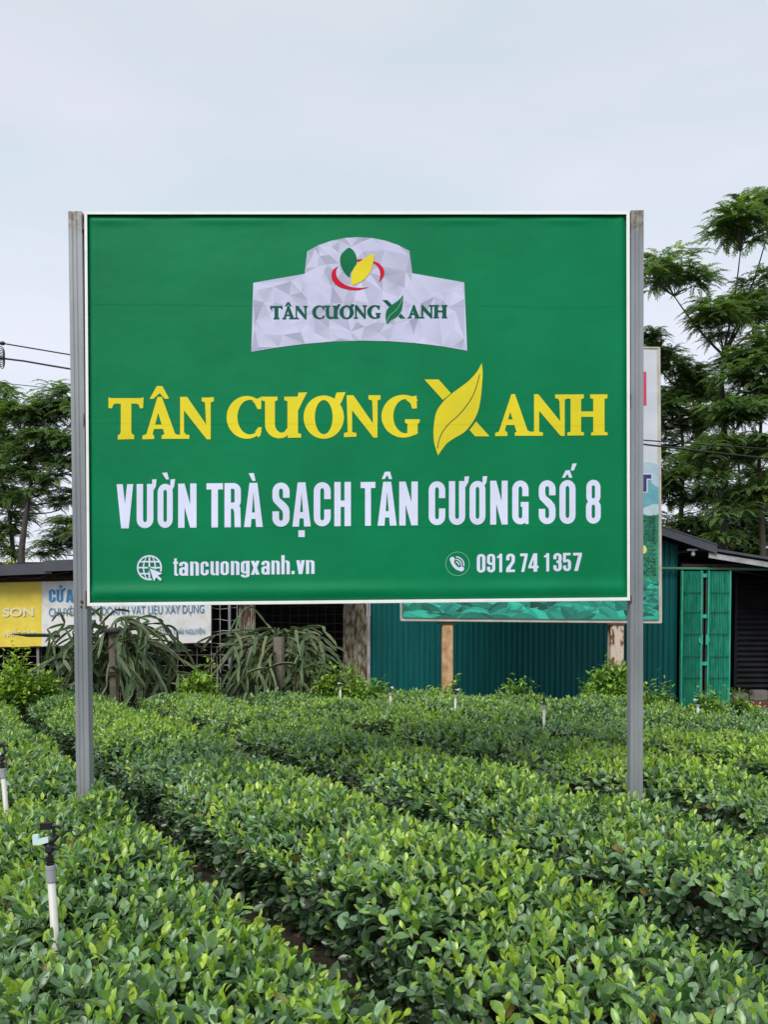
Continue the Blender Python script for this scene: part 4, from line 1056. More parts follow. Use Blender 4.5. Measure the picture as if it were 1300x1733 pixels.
# shop banner hung on the mesh
YS = YL - .12
sb = thing('shop_banner', P(178, 1093, YS), 'weathered yellow and white shop banner with blue lettering, hung on the left shed', 'banner')
M_sy = mat('faded_yellow_vinyl', (0.74, 0.57, 0.045), (0.88, 0.70, 0.09), 5, .3, .7, 0.5, bump=.15)
M_sw = mat('soiled_white_vinyl', (0.80, 0.80, 0.79), (0.48, 0.46, 0.42), 4, .48, .82, 0.5, bump=.15)
M_sblue = mat('blue_print', (0.02, 0.22, 0.50), (0.03, 0.27, 0.55), 5, rough=.5)
M_sblue2 = mat('faded_blue_print', (0.05, 0.19, 0.34), (0.08, 0.24, 0.40), 5, rough=.5)
M_sw2 = mat('cream_print', (0.78, 0.74, 0.55), rough=.5)
def topv(u): return 986.0 - 3.0 * u / 130
def botv(u): return 1095.5 - 7.5 * u / 357
def panel(u0, u1, name, mt):
    m = MB(); n = 14; k = 6; vs = []
    for j in range(k + 1):
        for i in range(n + 1):
            u = u0 + (u1 - u0) * i / n; v = topv(u) + (botv(u) - topv(u)) * j / k
            vs.append(P(u, v, YS - .008 * math.sin(i * 1.1) * math.sin(j * .9)))
    m.add(vs, [(j * (n + 1) + i, (j + 1) * (n + 1) + i, (j + 1) * (n + 1) + i + 1, j * (n + 1) + i + 1) for j in range(k) for i in range(n)])
    return m.build(name, mt, sb, smooth=True, fixn=False)
py_ = panel(-60, 70, 'yellow_panel', M_sy); pw_ = panel(70, 357, 'white_panel', M_sw)
m = MB()
for f in (topv, botv):
    m.tube([P(u, f(u), YS + .012) for u in (-60, 70, 200, 358)], .012, 6)
m.tube([P(357.5, topv(357), YS + .012), P(357.5, botv(357), YS + .012)], .012, 6)
m.build('batten', M_rustbeam, sb)
def text(s, mt, parent, u0, u1, v_top, v_base, Y, bold=0.0, name='lettering', fit_accents=False):
    """Blender's own outline font, squeezed to the width and cap height the sign has"""
    cu = bpy.data.curves.new('txt', 'FONT'); cu.body = s; cu.offset = bold
    ob = bpy.data.objects.new('txt', cu); me = bpy.data.meshes.new_from_object(ob)
    co = np.zeros(len(me.vertices) * 3); me.vertices.foreach_get('co', co); co = co.reshape(-1, 3)
    x0_, x1_ = co[:, 0].min(), co[:, 0].max(); cap = 0.70
    org = ORG[parent.name]; o = []
    for x, y, z in co:
        f = (x - x0_) / (x1_ - x0_); u = u0 + (u1 - u0) * f
        vt_, vb_ = v_top(u), v_base(u)
        o.append(P(u, vb_ + (vt_ - vb_) * y / cap, Y) - org)
    me.vertices.foreach_set('co', [q for p in o for q in p])
    bpy.data.objects.remove(ob); bpy.data.curves.remove(cu)
    me.materials.clear(); me.update()
    return link(name, me, mt, parent)
TOPB = lambda d: (lambda u: topv(u) + d)
def z10(x, y): return (x / 10, 975 + y / 10)
pc = line([('C', 820, 930), ('U', 950, 1062), ('A', 1105, 1240)], lambda x: 225, lambda x: 438, z10)
pc += shift([[(1055, 240), (1068, 200), (1102, 194), (1098, 225), (1062, 262)]] + stroke(smooth([(988, 182), (1008, 162), (1034, 166), (1032, 186), (1012, 200), (1010, 214)], 4), 18), z10)
rv, rf_ = unite(pc); mb = MB(); mb.add([P(u, v, YS - .014) for u, v in rv], rf_); mb.build('headline_lettering', M_sblue, pw_, fixn=False)
text('CHUYÊN KINH DOANH VẬT LIỆU XÂY DỰNG', M_sblue2, pw_, 82, 345, TOPB(45), TOPB(59), YS - .014, .004, 'trade_lettering')
text('Địa', M_sblue2, pw_, 83, 97, TOPB(88), TOPB(97), YS - .014, .004, 'address_lettering')
text('NGUYÊN, TỈNH THÁI NGUYÊN', M_sblue2, pw_, 232, 346, TOPB(85.5), TOPB(94.5), YS - .014, .008, 'address_lettering')
text('SƠN'.replace('Ơ', 'O'), M_sw2, py_, 4, 56, TOPB(43.5), TOPB(57.5), YS - .014, .022, 'paint_lettering')
text('NHẤT TÂM', M_sw2, py_, 6, 58, TOPB(82.5), TOPB(91.5), YS - .014, .014, 'name_lettering')

# ------------------------------------------------------------------ second billboard, with a printed tea hillside
Y2, K2 = 10.8, 0.02
ON2 = lambda u, v, off=0.0: P(u, v, Y2 - off, K2)
bb = thing('rear_billboard', (2.0, Y2, 0), 'white and green tea picture billboard on two rusty pillars, partly hidden behind the green billboard', 'billboard')
BL2, BR2, TL2, TR2 = (679, 1050), (1119, 1054), (672, 584), (1115.5, 589)
q4 = [TL2, TR2, BR2, BL2]
def b2(s, t):
    a = [TL2[k] + (TR2[k] - TL2[k]) * s for k in (0, 1)]; b = [BL2[k] + (BR2[k] - BL2[k]) * s for k in (0, 1)]
    return a[0] + (b[0] - a[0]) * t, a[1] + (b[1] - a[1]) * t
m = MB(); m.hexa([ON2(*q) for q in (BL2, BR2, TR2, TL2)], [ON2(*q, -.30) for q in (BL2, BR2, TR2, TL2)])
M_sidewhite = mat('soiled_white_casing', (0.55, 0.53, 0.47), (0.36, 0.33, 0.27), 4, .4, .75, .6)
box_ = m.build('casing', M_sidewhite, bb)
def p2(name, polys, mt, off, cols=None):
    mb = MB()
    for i, poly in enumerate(polys):
        mb.add([ON2(u, v, off) for u, v in poly], [tuple(range(len(poly)))], cols[i] if cols else None)
    o = mb.build(name, mt, box_, fixn=False)
    bm = bmesh.new(); bm.from_mesh(o.data); bmesh.ops.reverse_faces(bm, faces=[f for f in bm.faces if f.normal.y > 0]); bm.to_mesh(o.data); bm.free()
    return o
M_pw = mat('white_print_sheet', (0.62, 0.65, 0.70), (0.54, 0.57, 0.63), 2, rough=.45)
M_pcol = mat('picture_print', (1, 1, 1), (0.78, 0.8, 0.8), 9, .4, .7, .5, attr=True)
p2('white_print', [[(681, 590), (1112, 592.5), (1116, 1049), (682, 1045.5)]], M_pw, .004)
# misty hills, then the tea slope, as printed bands
def ridge(v0, amp, seed, n=70):
    r = random.Random(seed); ph = [r.uniform(0, 6.28) for _ in range(5)]
    return [(681 + (1115.5 - 681) * i / n, v0 + amp * sum(math.sin(i * .11 * (k + 1) * 1.7 + ph[k]) / (k + 1) for k in range(5))) for i in range(n + 1)]
def bandprint(va, amp, seed, vb, c, nm, off):
    top = ridge(va, amp, seed)
    polys = [[top[i], top[i + 1], (top[i + 1][0], vb), (top[i][0], vb)] for i in range(len(top) - 1)]
    p2(nm, polys, M_pcol, off, [c] * len(polys))
bandprint(780, 9, 1, 1040, (0.42, 0.55, 0.66), 'mist_print', .006)
bandprint(815, 8, 2, 1040, (0.14, 0.40, 0.47), 'far_hill_print', .008)
bandprint(852, 5, 3, 1045, (0.46, 0.60, 0.66), 'valley_mist_print', .010)
bandprint(864, 5, 4, 1045, (0.02, 0.22, 0.12), 'tea_slope_print', .012)
bandprint(922, 5, 6, 1045, (0.03, 0.29, 0.16), 'near_slope_print', .014)
rg = random.Random(9)
# dark furrows of the printed terraces, and the big printed leaves
pol, cl = [], []
for i in range(900):
    u = rg.uniform(690, 1113); v = rg.uniform(872, 975)
    if i % 2: u = rg.uniform(1086, 1114)
    w_ = rg.uniform(3, 9); h_ = rg.uniform(1.0, 2.0); a = rg.uniform(-.9, .9)
    ca_, sa_ = math.cos(a), math.sin(a)
    u = min(max(u, 690), 1115 - w_)
    pol.append([(u + dx * ca_ - dy * sa_, v + dx * sa_ + dy * ca_) for dx, dy in ((-w_ / 2, 0), (0, -h_ / 2), (w_ / 2, 0), (0, h_ / 2))])
    cl.append((.010, .14, .085))
p2('terrace_print', pol, M_pcol, .0155, cl)
p2('dark_foliage_print', [[(681.5, 985), (1115.3, 985), (1115.9, 1049.2), (682, 1045.3)]], M_pcol, .016, [(.010, .05, .045)])
def pleaf(cu_, cv_, L_, Wd_, a):
    up, dn = [], []
    for i in range(9):
        t = i / 8; w_ = Wd_ / 2 * math.sin(math.pi * t ** .8) ** .8 if 0 < t < 1 else 0
        x = (t - .5) * L_; ben = .12 * L_ * (t - .5) ** 2 * 4
        for lst, s in ((up, -1), (dn, 1)):
            yy = s * w_ + ben
            lst.append((cu_ + x * math.cos(a) - yy * math.sin(a), cv_ + x * math.sin(a) + yy * math.cos(a)))
    mid = [((p[0] + q[0]) / 2, (p[1] + q[1]) / 2) for p, q in zip(up, dn)]
    return up, mid, dn
lay = 0
mb = MB()
items = []
for i in range(420):
    u = rg.uniform(684, 1114); small_ = rg.random()
    v = 1052 - (rg.random() ** 1.2) * 72
    if i % 4 == 0: u = rg.uniform(1085, 1112)
    items.append((v, u))
items.sort()
for i, (v, u) in enumerate(items):
    L_ = 12 + (v - 975) * .62 + rg.uniform(-5, 9)
    L_ = max(L_, 7)
    if u > 1084: L_ *= .75
    up, mid, dn = pleaf(u, v, L_, L_ * rg.uniform(.33, .48), rg.choice([rg.uniform(-1.2, -.1), rg.uniform(.1, 1.2), rg.uniform(-.6, .4)]))
    # keep the print on the sheet
    cl_ = lambda p: (min(max(p[0], 682.2), 1115.4), min(max(p[1], 940), 1045.2 + (p[0] - 682) * .009))
    k = rg.uniform(.4, 1.45)
    if rg.random() < .25: k *= .45
    c1 = (.03 * k, .43 * k, .31 * k); c2 = (.018 * k, .31 * k, .23 * k)
    off = .017 + i * .000012
    for A, B, c in ((up, mid, c1), (mid, dn, c2)):
        for j in range(8):
            quad = [cl_(A[j]), cl_(A[j + 1]), cl_(B[j + 1]), cl_(B[j])]
            b = len(mb.v); mb.v += [ON2(*p, off) for p in quad]; mb.c += [c] * 4; mb.f.append((b, b + 1, b + 2, b + 3))
o = mb.build('tea_leaf_print', M_pcol, box_, fixn=False)
bm = bmesh.new(); bm.from_mesh(o.data); bmesh.ops.reverse_faces(bm, faces=[f for f in bm.faces if f.normal.y > 0]); bm.to_mesh(o.data); bm.free()
p2('red_lettering', [[(1076, 629), (1094.5, 629), (1095, 686), (1076, 687)]], mat('faded_red_print', (0.58, 0.05, 0.12), rough=.5), .0065)
p2('letter_outline', [[(1080, 801), (1105, 801), (1105, 813), (1097, 813), (1097, 834), (1080, 834)]], M_pw, .0125)
p2('blue_lettering', [[(1080, 803), (1103, 803), (1103, 810), (1095, 810), (1095, 832), (1086, 832), (1086, 810), (1080, 810)]], mat('navy_print', (0.025, 0.03, 0.17), rough=.5), .0142)
p2('yellow_dot_print', [[(1090 + 5.5 * math.cos(a / 12 * 6.283), 930 + 7 * math.sin(a / 12 * 6.283)) for a in range(12)]], mat('pale_yellow_print', (0.75, 0.65, 0.18), rough=.5), .0162)
# edge trim of the casing
m = MB()
m.tube([ON2(1116.5, 589, .0), ON2(1117.8, 760, .0), ON2(1119.5, 1054, .0)], .014, 6); m.tube([ON2(679, 1050, .0), ON2(1119.5, 1054, .0)], .012, 6); m.tube([ON2(672, 584), ON2(679, 1050)], .012, 6); m.tube([ON2(672, 584), ON2(1116.5, 589)], .012, 6)
m.build('edge_trim', M_sidewhite, box_)
def pillar(u0, u1, vt, mt, label):
    x0_, x1_ = P(u0, 1100, Y2 + .05).x, P(u1, 1100, Y2 + .05).x; zt_ = P(u0, vt, Y2 + .05).z
    m = MB(); m.box((x0_, Y2 + .05, -.1), (x1_, Y2 + .05 + (x1_ - x0_), zt_)); o = m.build('pillar', mt, bb, bevel=.006)
    m = MB(); m.box((x0_ - .045, Y2 + .03, zt_), (x1_ + .06, Y2 + .27, zt_ + .018)); m.build('bearing_plate', M_rustbeam, o)
    o['label'] = label
pillar(748.5, 767, 1056, M_rustpost, 'orange rusty pillar'); pillar(1034.5, 1056.5, 1057, M_rustpale, 'pillar with peeling white paint')

# ------------------------------------------------------------------ dragon fruit plants
M_cact = mat('dragon_fruit_stem', (0.042, 0.082, 0.034), (0.085, 0.13, 0.058), 12, .3, .7, 0.55, attr=True)
M_cpost = mat('mossy_concrete_post', (0.27, 0.24, 0.20), (0.12, 0.11, 0.085), 9, .3, .7, .95, bump=.5)
M_tyre = mat('old_tyre_rubber', (0.025, 0.025, 0.025), rough=.8)
def dragon(ub, vtop, Y, label, n, reach, seed, wpx, extra=()):
    r = random.Random(seed)
    base = P(ub, 1200, Y); top = P(ub, vtop, Y); x, zt = top.x, top.z
    t = thing('dragon_fruit_plant', (x, Y, 0), label, 'cactus plant', 'dragon fruit plants on posts')
    m = MB(); hw = wpx * PX(Y) / 2
    m.tube([(x + .02, Y, -.1), (x + .01, Y, zt * .5), (x, Y, zt)], [hw * 1.05, hw, hw * .95], 10); m.build('support_post', M_cpost, t)
    if extra: m = MB(); m.ring((x + .02, Y, zt - .04), .12, .03); m.build('tyre', M_tyre, t, smooth=True)
    m = MB()
    tipsd = []
    for i in range(n + int(n * 1.3)):
        main = i < n
        if main:
            a = r.uniform(0, 6.283)
            if abs((a - 4.712 + math.pi) % 6.283 - math.pi) < .8 and r.random() < .95: a += 1.6 * (1 if r.random() < .5 else -1)
            d = V((math.cos(a), math.sin(a), 0)); q_ = r.random()
            st = V((x, Y, zt + r.uniform(-.42, .12))) + d * r.uniform(.04, .34)
            vel = (d * r.uniform(.5, 1.0) + V((r.uniform(-.5, .5), r.uniform(-.5, .5), r.uniform(-.25, .6) if q_ < .55 else (r.uniform(-1.6, 0) if q_ < .97 else r.uniform(.5, 1.0))))).normalized()
            ns = r.choice((2, 3, 3, 4))
        else:
            st, v0 = r.choice(tipsd); a = r.uniform(0, 6.283); ns = r.choice((1, 1, 2))
            vel = (v0 * .4 + V((math.cos(a), math.sin(a), r.uniform(-.9, .55)))).normalized()
        pts_, rsc = [st], [.7]
        for sg_ in range(ns):
            sl_ = reach * r.uniform(.13, .34); bend = V((r.uniform(-.06, .06), r.uniform(-.06, .06), -r.uniform(.05, .17)))
            for k in range(5):
                vel = (vel + bend).normalized(); pts_.append(pts_[-1] + vel * (sl_ / 5)); rsc.append((.95, 1.05, 1.0, .92, .55)[k])
            tipsd.append((pts_[-1], vel.copy()))
            vel = (vel + V((r.uniform(-.75, .75), r.uniform(-.75, .75), r.uniform(-.7, .3)))).normalized()
            if pts_[-1].z < .35: break
        if min(p.z for p in pts_) < .1: pts_ = [p for p in pts_ if p.z > .1]
        if len(pts_) < 4: continue
        c = r.uniform(.6, 1.7); cc = (c * r.uniform(.9, 1.25), c, c * .9) if r.random() > .1 else (c * 1.5, c * .95, c * .8)
        rad = r.uniform(.0095, .0165); mm = len(pts_)
        tw = r.uniform(0, 2); side = None; vs = []
        for k, p in enumerate(pts_):
            tn = (pts_[min(k + 1, mm - 1)] - pts_[max(k - 1, 0)]).normalized()
            if side is None: side = tn.orthogonal().normalized()
            side = (side - tn * side.dot(tn)).normalized(); bi = tn.cross(side)
            tp = rsc[k] * (1 if k < mm - 1 else .35)
            for e in range(6):
                aa = tw + e * 1.0472; rr_ = rad * tp * ((1.3 + .18 * (k % 2)) if e % 2 == 0 else .5)
                vs.append(p + (side * math.cos(aa) + bi * math.sin(aa)) * rr_)
        fs = [(k * 6 + e, k * 6 + (e + 1) % 6, (k + 1) * 6 + (e + 1) % 6, (k + 1) * 6 + e) for k in range(mm - 1) for e in range(6)]
        fs += [tuple(range(5, -1, -1)), tuple(range((mm - 1) * 6, mm * 6))]
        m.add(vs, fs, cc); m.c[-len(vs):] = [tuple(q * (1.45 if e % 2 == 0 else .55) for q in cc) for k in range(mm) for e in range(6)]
    for ex in extra:
        m.tube([P(u, v, Y) for u, v in ex], [.022] * (len(ex) - 1) + [.006], 6, True, (.35, .35, .4))
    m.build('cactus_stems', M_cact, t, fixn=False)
dragon(191, 1062, 9.6, 'dragon fruit plant drooping over a mossy post, beside the left billboard post', 150, .95, 3, 17, extra=([(100, 1076), (70, 1075), (46, 1075), (19, 1073)],))
dragon(472, 1078, 10.3, 'dragon fruit plant with wide spreading stems, in front of the dark shed opening', 180, 1.02, 8, 21)

# ------------------------------------------------------------------ bushes along the far side of the field
M_bush = leafmat('bush_leaf', rough=.45, trans=.3, tint=(1.25, 1.3, .5), nscale=20)
M_stem = mat('bush_stem', (0.07, 0.05, 0.035), rough=.9)
def bush(u, vb, Y, wpx, hpx, label, lush=1.0, seed=0, young=.35, z0=0.0, tall=()):
    r = np.random.default_rng(100 + seed)
    w_ = wpx * PX(Y); c = P(u, vb, Y); top = c.z + hpx * PX(Y)
    t = thing('bush', (c.x, Y, 0), label, 'bush', 'bushes behind the tea rows')
    parts = []; st = []
    nb = int(34 * lush)
    tips = []
    for i in range(nb):
        a = r.uniform(0, 6.28); rad = w_ / 2 * math.sqrt(r.random())
        hh = (top - .3) * (1 - .55 * (rad / (w_ / 2)) ** 2) * r.uniform(.8, 1.05) + .3
        tips.append((c.x + rad * math.cos(a), Y + rad * .8 * math.sin(a), hh))
    for (du, dh) in tall: tips.append((c.x + du * PX(Y), Y - .05, c.z + dh * PX(Y)))
    tips = np.array(tips)
    b0 = np.tile(np.array([[c.x, Y, 0.0]]), (len(tips), 1)) + r.normal(0, .04, (len(tips), 3)) * np.array([1, 1, 0])
    st.append(sticks(b0, tips, .008, np.ones((len(tips), 3))))
    per = 75
    f = r.random((len(tips), per)) ** .75
    f = .25 + .77 * f
    pos = (b0[:, None] + (tips - b0)[:, None] * f[..., None]).reshape(-1, 3) + r.normal(0, .045, (len(tips) * per, 3))
    n = len(pos)
    th = r.uniform(0, 6.28, n); el = r.normal(.45, .45, n)
    ax = np.stack([np.cos(th) * np.cos(el), np.sin(th) * np.cos(el), np.sin(el)], 1)
    nm = np.stack([-np.cos(th) * np.sin(el), -np.sin(th) * np.sin(el), np.cos(el)], 1) + r.normal(0, .3, (n, 3))
    Ln = r.uniform(.045, .085, n); ff = f.reshape(-1, 1)
    yo = np.clip((ff - .78) * 2.2 * (young + .3) + r.normal(young * .42, .2, (n, 1)), 0, 1)
    col = np.where(yo < .5, DARK + (MID - DARK) * yo * 2, MID + (LIME - MID) * (yo - .5) * 2) * r.uniform(.8, 1.2, (n, 1))
    parts.append(leaves(pos, ax, nm, Ln, Ln * r.uniform(.4, .55, n), col, ST2, .3, r.uniform(0, .3, n)))
    v_, t_, c_ = join(parts); bulk('foliage', v_, t_, M_bush, t, c_)
    v_, t_, c_ = join(st); bulk('stems', v_, t_, M_stem, t)
bush(28, 1160, 8.7, 60, 46, 'pale green bush at the left picture edge, below the yellow half of the shop banner', 1.3, 1, .75, tall=((14, 60), (-10, 50)))
bush(72, 1165, 8.9, 46, 38, 'rounded bush between the left edge bush and the first dragon fruit plant', 1.0, 2, .7)
bush(335, 1160, 9.6, 66, 32, 'low wide bush between the two dragon fruit plants', 1.2, 3, .7, tall=((20, 42),))
bush(592, 1170, 9.9, 68, 36, 'dense bush at the foot of the rusty corrugated strip', 1.6, 4, .55, tall=((-22, 44), (5, 40)))
bush(640, 1176, 9.7, 44, 20, 'small dark bush just right of the grey corner trim', 1.0, 5, .3)
bush(548, 1170, 9.9, 34, 22, 'small light bush right of the second dragon fruit plant', .6, 6, .8, tall=((-10, 30), (12, 34)))
bush(752, 1185, 9.8, 60, 20, 'sprawling bush at the base of the orange rusty pillar', .9, 7, .6, tall=((14, 32),))
bush(880, 1190, 9.6, 64, 26, 'loose bush with thin leafy shoots between the two rusty pillars', .7, 8, .35, tall=((8, 36), (-20, 34), (20, 30)))
bush(1037, 1205, 9.5, 100, 78, 'largest bush, glossy and bright green, at the base of the peeling white pillar', 4.2, 9, .42, tall=((-16, 78), (12, 72), (28, 66), (-32, 54), (0, 70)))
bush(990, 1203, 9.6, 30, 22, 'small twiggy bush left of the largest bush', .5, 10, .3)
bush(1095, 1203, 9.3, 26, 24, 'leafy sprig just right of the right billboard post', .5, 11, .75, tall=((6, 45),))
bush(1126, 1206, 9.5, 36, 22, 'weedy bush at the foot of the teal wall, left of the folding gate', .5, 12, .5, tall=((0, 46), (-8, 30)))
bush(1203, 1213, 9.9, 56, 26, 'dark spreading bush in front of the folding gate', 1.2, 13, .3, tall=((0, 42), (-14, 36)))
bush(1248, 1206, 10.4, 36, 14, 'low sprig on the porch step, right of the folding gate', .4, 14, .4, tall=((6, 34), (-12, 40)))
bush(1272, 1222, 11.6, 40, 12, 'dry weedy tuft against the red edged step', .4, 15, .6)

# ------------------------------------------------------------------ trees with feathery fronds
M_frond = leafmat('feathery_leaf', rough=.55, trans=.5, spec=.35, tint=(1.2, 1.3, .5), nscale=3)
M_bark = mat('grey_brown_bark', (0.085, 0.07, 0.058), (0.045, 0.038, 0.032), 10, .3, .7, .95, bump=.5, stretch=(1, 1, .3))
def bez(p, q, sagv, n=7):
    mid_ = (p + q) / 2 + sagv; return [p * (1 - t) ** 2 + mid_ * 2 * t * (1 - t) + q * t * t for t in [i / n for i in range(n + 1)]]
def tree(trunk, clumps, rt, label, seed, name='feathery_tree', dens=1.0, bright=1.0, spread=1.0):
    """trunk: pixel path with depth; clumps: (u, v, radius px, depth offset, flatness)"""
    r = np.random.default_rng(300 + seed); rp = random.Random(seed)
    Yt = trunk[0][2]
    pts_ = [P(u, v, Y) for u, v, Y in trunk]
    g0 = pts_[0].copy(); g0.z = -.1; pts_ = [g0] + pts_
    t = thing(name, (g0.x, g0.y, 0), label, 'tree', 'trees behind the sheds')
    m = MB(); N_ = len(pts_)
    sm = []
    for i in range(N_ - 1):
        for k in range(4): sm.append(pts_[i].lerp(pts_[i + 1], k / 4))
    sm.append(pts_[-1]); L_ = len(sm)
    m.tube(sm, [rt * .62 * (1 - .72 * i / (L_ - 1)) for i in range(L_)], 9); m.build('trunk', M_bark, t, smooth=True)
    br = MB(); A, AX, NM, LN, CL = [], [], [], [], []
    rachA, rachB = [], []
    for (u, v, rpx, dy, flat) in clumps:
        flat *= rp.uniform(1.0, 1.5); Y = Yt + dy; c = P(u, v, Y); rad = rpx * PX(Y) * spread
        # limb from the trunk to the clump
        cand = [q for q in sm if q.z < c.z - .35 * (c - q).length] or sm[:max(1, L_ // 3)]
        s_ = min(cand, key=lambda q: (q - c).length)
        hub = c + V((0, 0, -rad * .45 * flat))
        limb = bez(s_, hub, V((rp.uniform(-.1, .1), 0, -.12 * (hub - s_).length)))
        br.tube(limb, [max(.010, rt * .16 * (1 - .72 * i / 7)) for i in range(8)], 6)
        nf = max(12, int(135 * dens * (rpx / 45) ** 1.6))
        ns_ = 9 if rpx > 55 else (6 if rpx > 40 else 4)
        subs = []
        for q in range(ns_):
            aa = 6.283 * q / ns_ + rp.uniform(-.6, .6); rr2 = rad * rp.uniform(.1, .74)
            sh = hub + V((math.cos(aa) * rr2, math.sin(aa) * rr2, rad * flat * (rp.uniform(.1, 1.0) * (1 - .75 * rr2 / rad) - .12)))
            subs.append((sh, rad * rp.uniform(.34, .56)))
            low = limb[-2] if rad > .35 else limb[-1]
            br.tube([low, low.lerp(sh, .55) + V((0, 0, -.05 * rad)), sh], [.012, .009, .005], 4, False)
        for i in range(nf):
            sh, sr = subs[i % ns_]
            a = rp.uniform(0, 6.283); e = math.asin(min(1, max(-1, rp.uniform(-.35, 1.0))))
            d = V((math.cos(a) * math.cos(e), math.sin(a) * math.cos(e), math.sin(e) * flat * .8))
            o = sh + d * sr * rp.random() ** .7 * .8
            if i % 9 == 0: br.tube([sh, o], [.006, .003], 4, False)
            fl_ = rp.uniform(.28, .50) * (.6 + .4 * min(1.2, rad / .6)); k = 9
            dir_ = (V((d.x, d.y, d.z * .6)) + V((rp.uniform(-.5, .5), rp.uniform(-.5, .5), .22))).normalized(); p = o; h2 = math.hypot(dir_.x, dir_.y) or 1; k2 = max(1, .85 / h2); dir_ = V((dir_.x * k2, dir_.y * k2, max(-.35, min(dir_.z, .5)))).normalized()
            col = np.array([.145, .25, .10]) * rp.uniform(.6, 1.35) * bright
            if rp.random() < .14: col = np.array([.24, .34, .07]) * rp.uniform(.8, 1.2) * bright
            prev = p
            for s in range(k):
                dir_ = (dir_ + V((0, 0, -.075 - .012 * s))).normalized(); p = prev + dir_ * (fl_ / k)
                rachA.append(prev); rachB.append(p)
                sd_ = dir_.cross(V((0, 0, 1)));
                if sd_.length < .1: sd_ = V((1, 0, 0))
                sd_.normalize(); nn_ = sd_.cross(dir_)
                for sg in (-1, 1):
                    for h_ in (0, .5):
                        A.append(prev.lerp(p, h_)); AX.append(sd_ * sg + dir_ * .75 + V((0, 0, rp.uniform(-.35, .1)))); NM.append(nn_ + V((rp.uniform(-.4, .4), rp.uniform(-.4, .4), 0)))
                        LN.append(fl_ * (.23 - .013 * s) * rp.uniform(.7, 1.2)); CL.append(col * rp.uniform(.85, 1.15))
                prev = p
            A.append(prev); AX.append(dir_); NM.append(V((0, 0, 1)) + dir_ * .1); LN.append(.06); CL.append(col)
    br.build('limbs', M_bark, t, smooth=True)
    LN = np.array(LN); v1 = diamonds(np.array(A), np.array(AX), np.array(NM), LN, LN * .32, np.array(CL))
    ra, rb = np.array(rachA), np.array(rachB)
    v2 = sticks(ra, rb, .0035, np.tile(np.array([[.05, .06, .03]]), (len(ra), 1)))
    v_, t_, c_ = join([v1, v2]); bulk('crown', v_, t_, M_frond, t, c_, smooth=False)
    return t
# right: the tall open tree, then its neighbours and the dense growth behind
tree([(1226, 900, 17), (1228, 760, 17), (1222, 650, 17), (1224, 600, 17)],
     [(1258, 362, 74, -.3, .72), (1310, 335, 52, .3, .9), (1128, 452, 72, -.2, .72), (1212, 520, 58, -.4, .7), (1262, 505, 52, .2, .8),
      (1215, 570, 26, .2, .5), (1290, 520, 45, 0, .8), (1180, 760, 46, -.6, .8), (1250, 700, 50, -.7, .8), (1215, 800, 44, -.7, .7), (1228, 690, 36, -.8, .8), (1224, 745, 40, -.9, .8), (1232, 860, 42, -.8, .8), (1225, 905, 36, -.7, .7), (1290, 470, 34, .2, .7)], .17,
     'tall open tree with umbrella-like leaf clumps high above the porch roof', 1, dens=.95)
tree([(1292, 920, 16.4), (1285, 800, 16.4), (1292, 640, 16.4)],
     [(1285, 590, 56, 0, .8), (1262, 625, 48, -.2, .8), (1310, 650, 60, 0, .8), (1275, 690, 48, -.3, .8), (1305, 740, 55, -.4, .8), (1265, 760, 46, .2, .8), (1295, 820, 44, -.3, .7), (1330, 560, 60, 0, .8), (1255, 600, 40, .2, .8), (1262, 840, 40, .3, .8)], .12,
     'bushy feathery tree at the right picture edge, right of the tall open tree', 2, dens=1.15)
tree([(1152, 900, 18.4), (1158, 780, 18.4), (1150, 660, 18.4)],
     [(1145, 620, 50, 0, .85), (1170, 640, 45, .3, .85), (1112, 600, 36, 0, .85), (1095, 570, 36, -.2, .8), (1135, 690, 52, -.2, .85), (1175, 715, 50, .2, .85), (1120, 745, 46, .1, .85), (1160, 790, 52, -.3, .85), (1195, 840, 50, 0, .85), (1130, 830, 50, .2, .85), (1150, 880, 50, 0, .8), (1195, 660, 42, .4, .8), (1100, 660, 50, .3, .85), (1105, 800, 50, .3, .85), (1075, 720, 55, .4, .85), (1180, 890, 40, 0, .7)], .12,
     'dense dark feathery tree directly right of the rear billboard edge', 3, dens=1.3, bright=.9)
tree([(1260, 930, 20), (1255, 860, 20), (1250, 760, 20)],
     [(1225, 880, 50, 0, .8), (1265, 890, 52, 0, .8), (1300, 880, 52, 0, .8), (1240, 830, 50, .2, .8), (1290, 800, 46, .3, .8), (1210, 740, 48, .3, .8), (1255, 760, 42, .4, .8), (1230, 670, 40, .5, .8), (1330, 820, 60, .5, .8), (1200, 910, 36, .1, .7), (1160, 910, 40, .1, .7), (1185, 780, 46, .6, .8), (1215, 930, 40, -.3, .7), (1250, 925, 44, -.2, .7), (1285, 930, 44, -.4, .7), (1180, 935, 40, .3, .7), (1235, 910, 40, .5, .7), (1275, 855, 44, .3, .8)], .11,
     'low feathery tree filling the gap just above the porch roof', 4, dens=1.35, bright=.95)
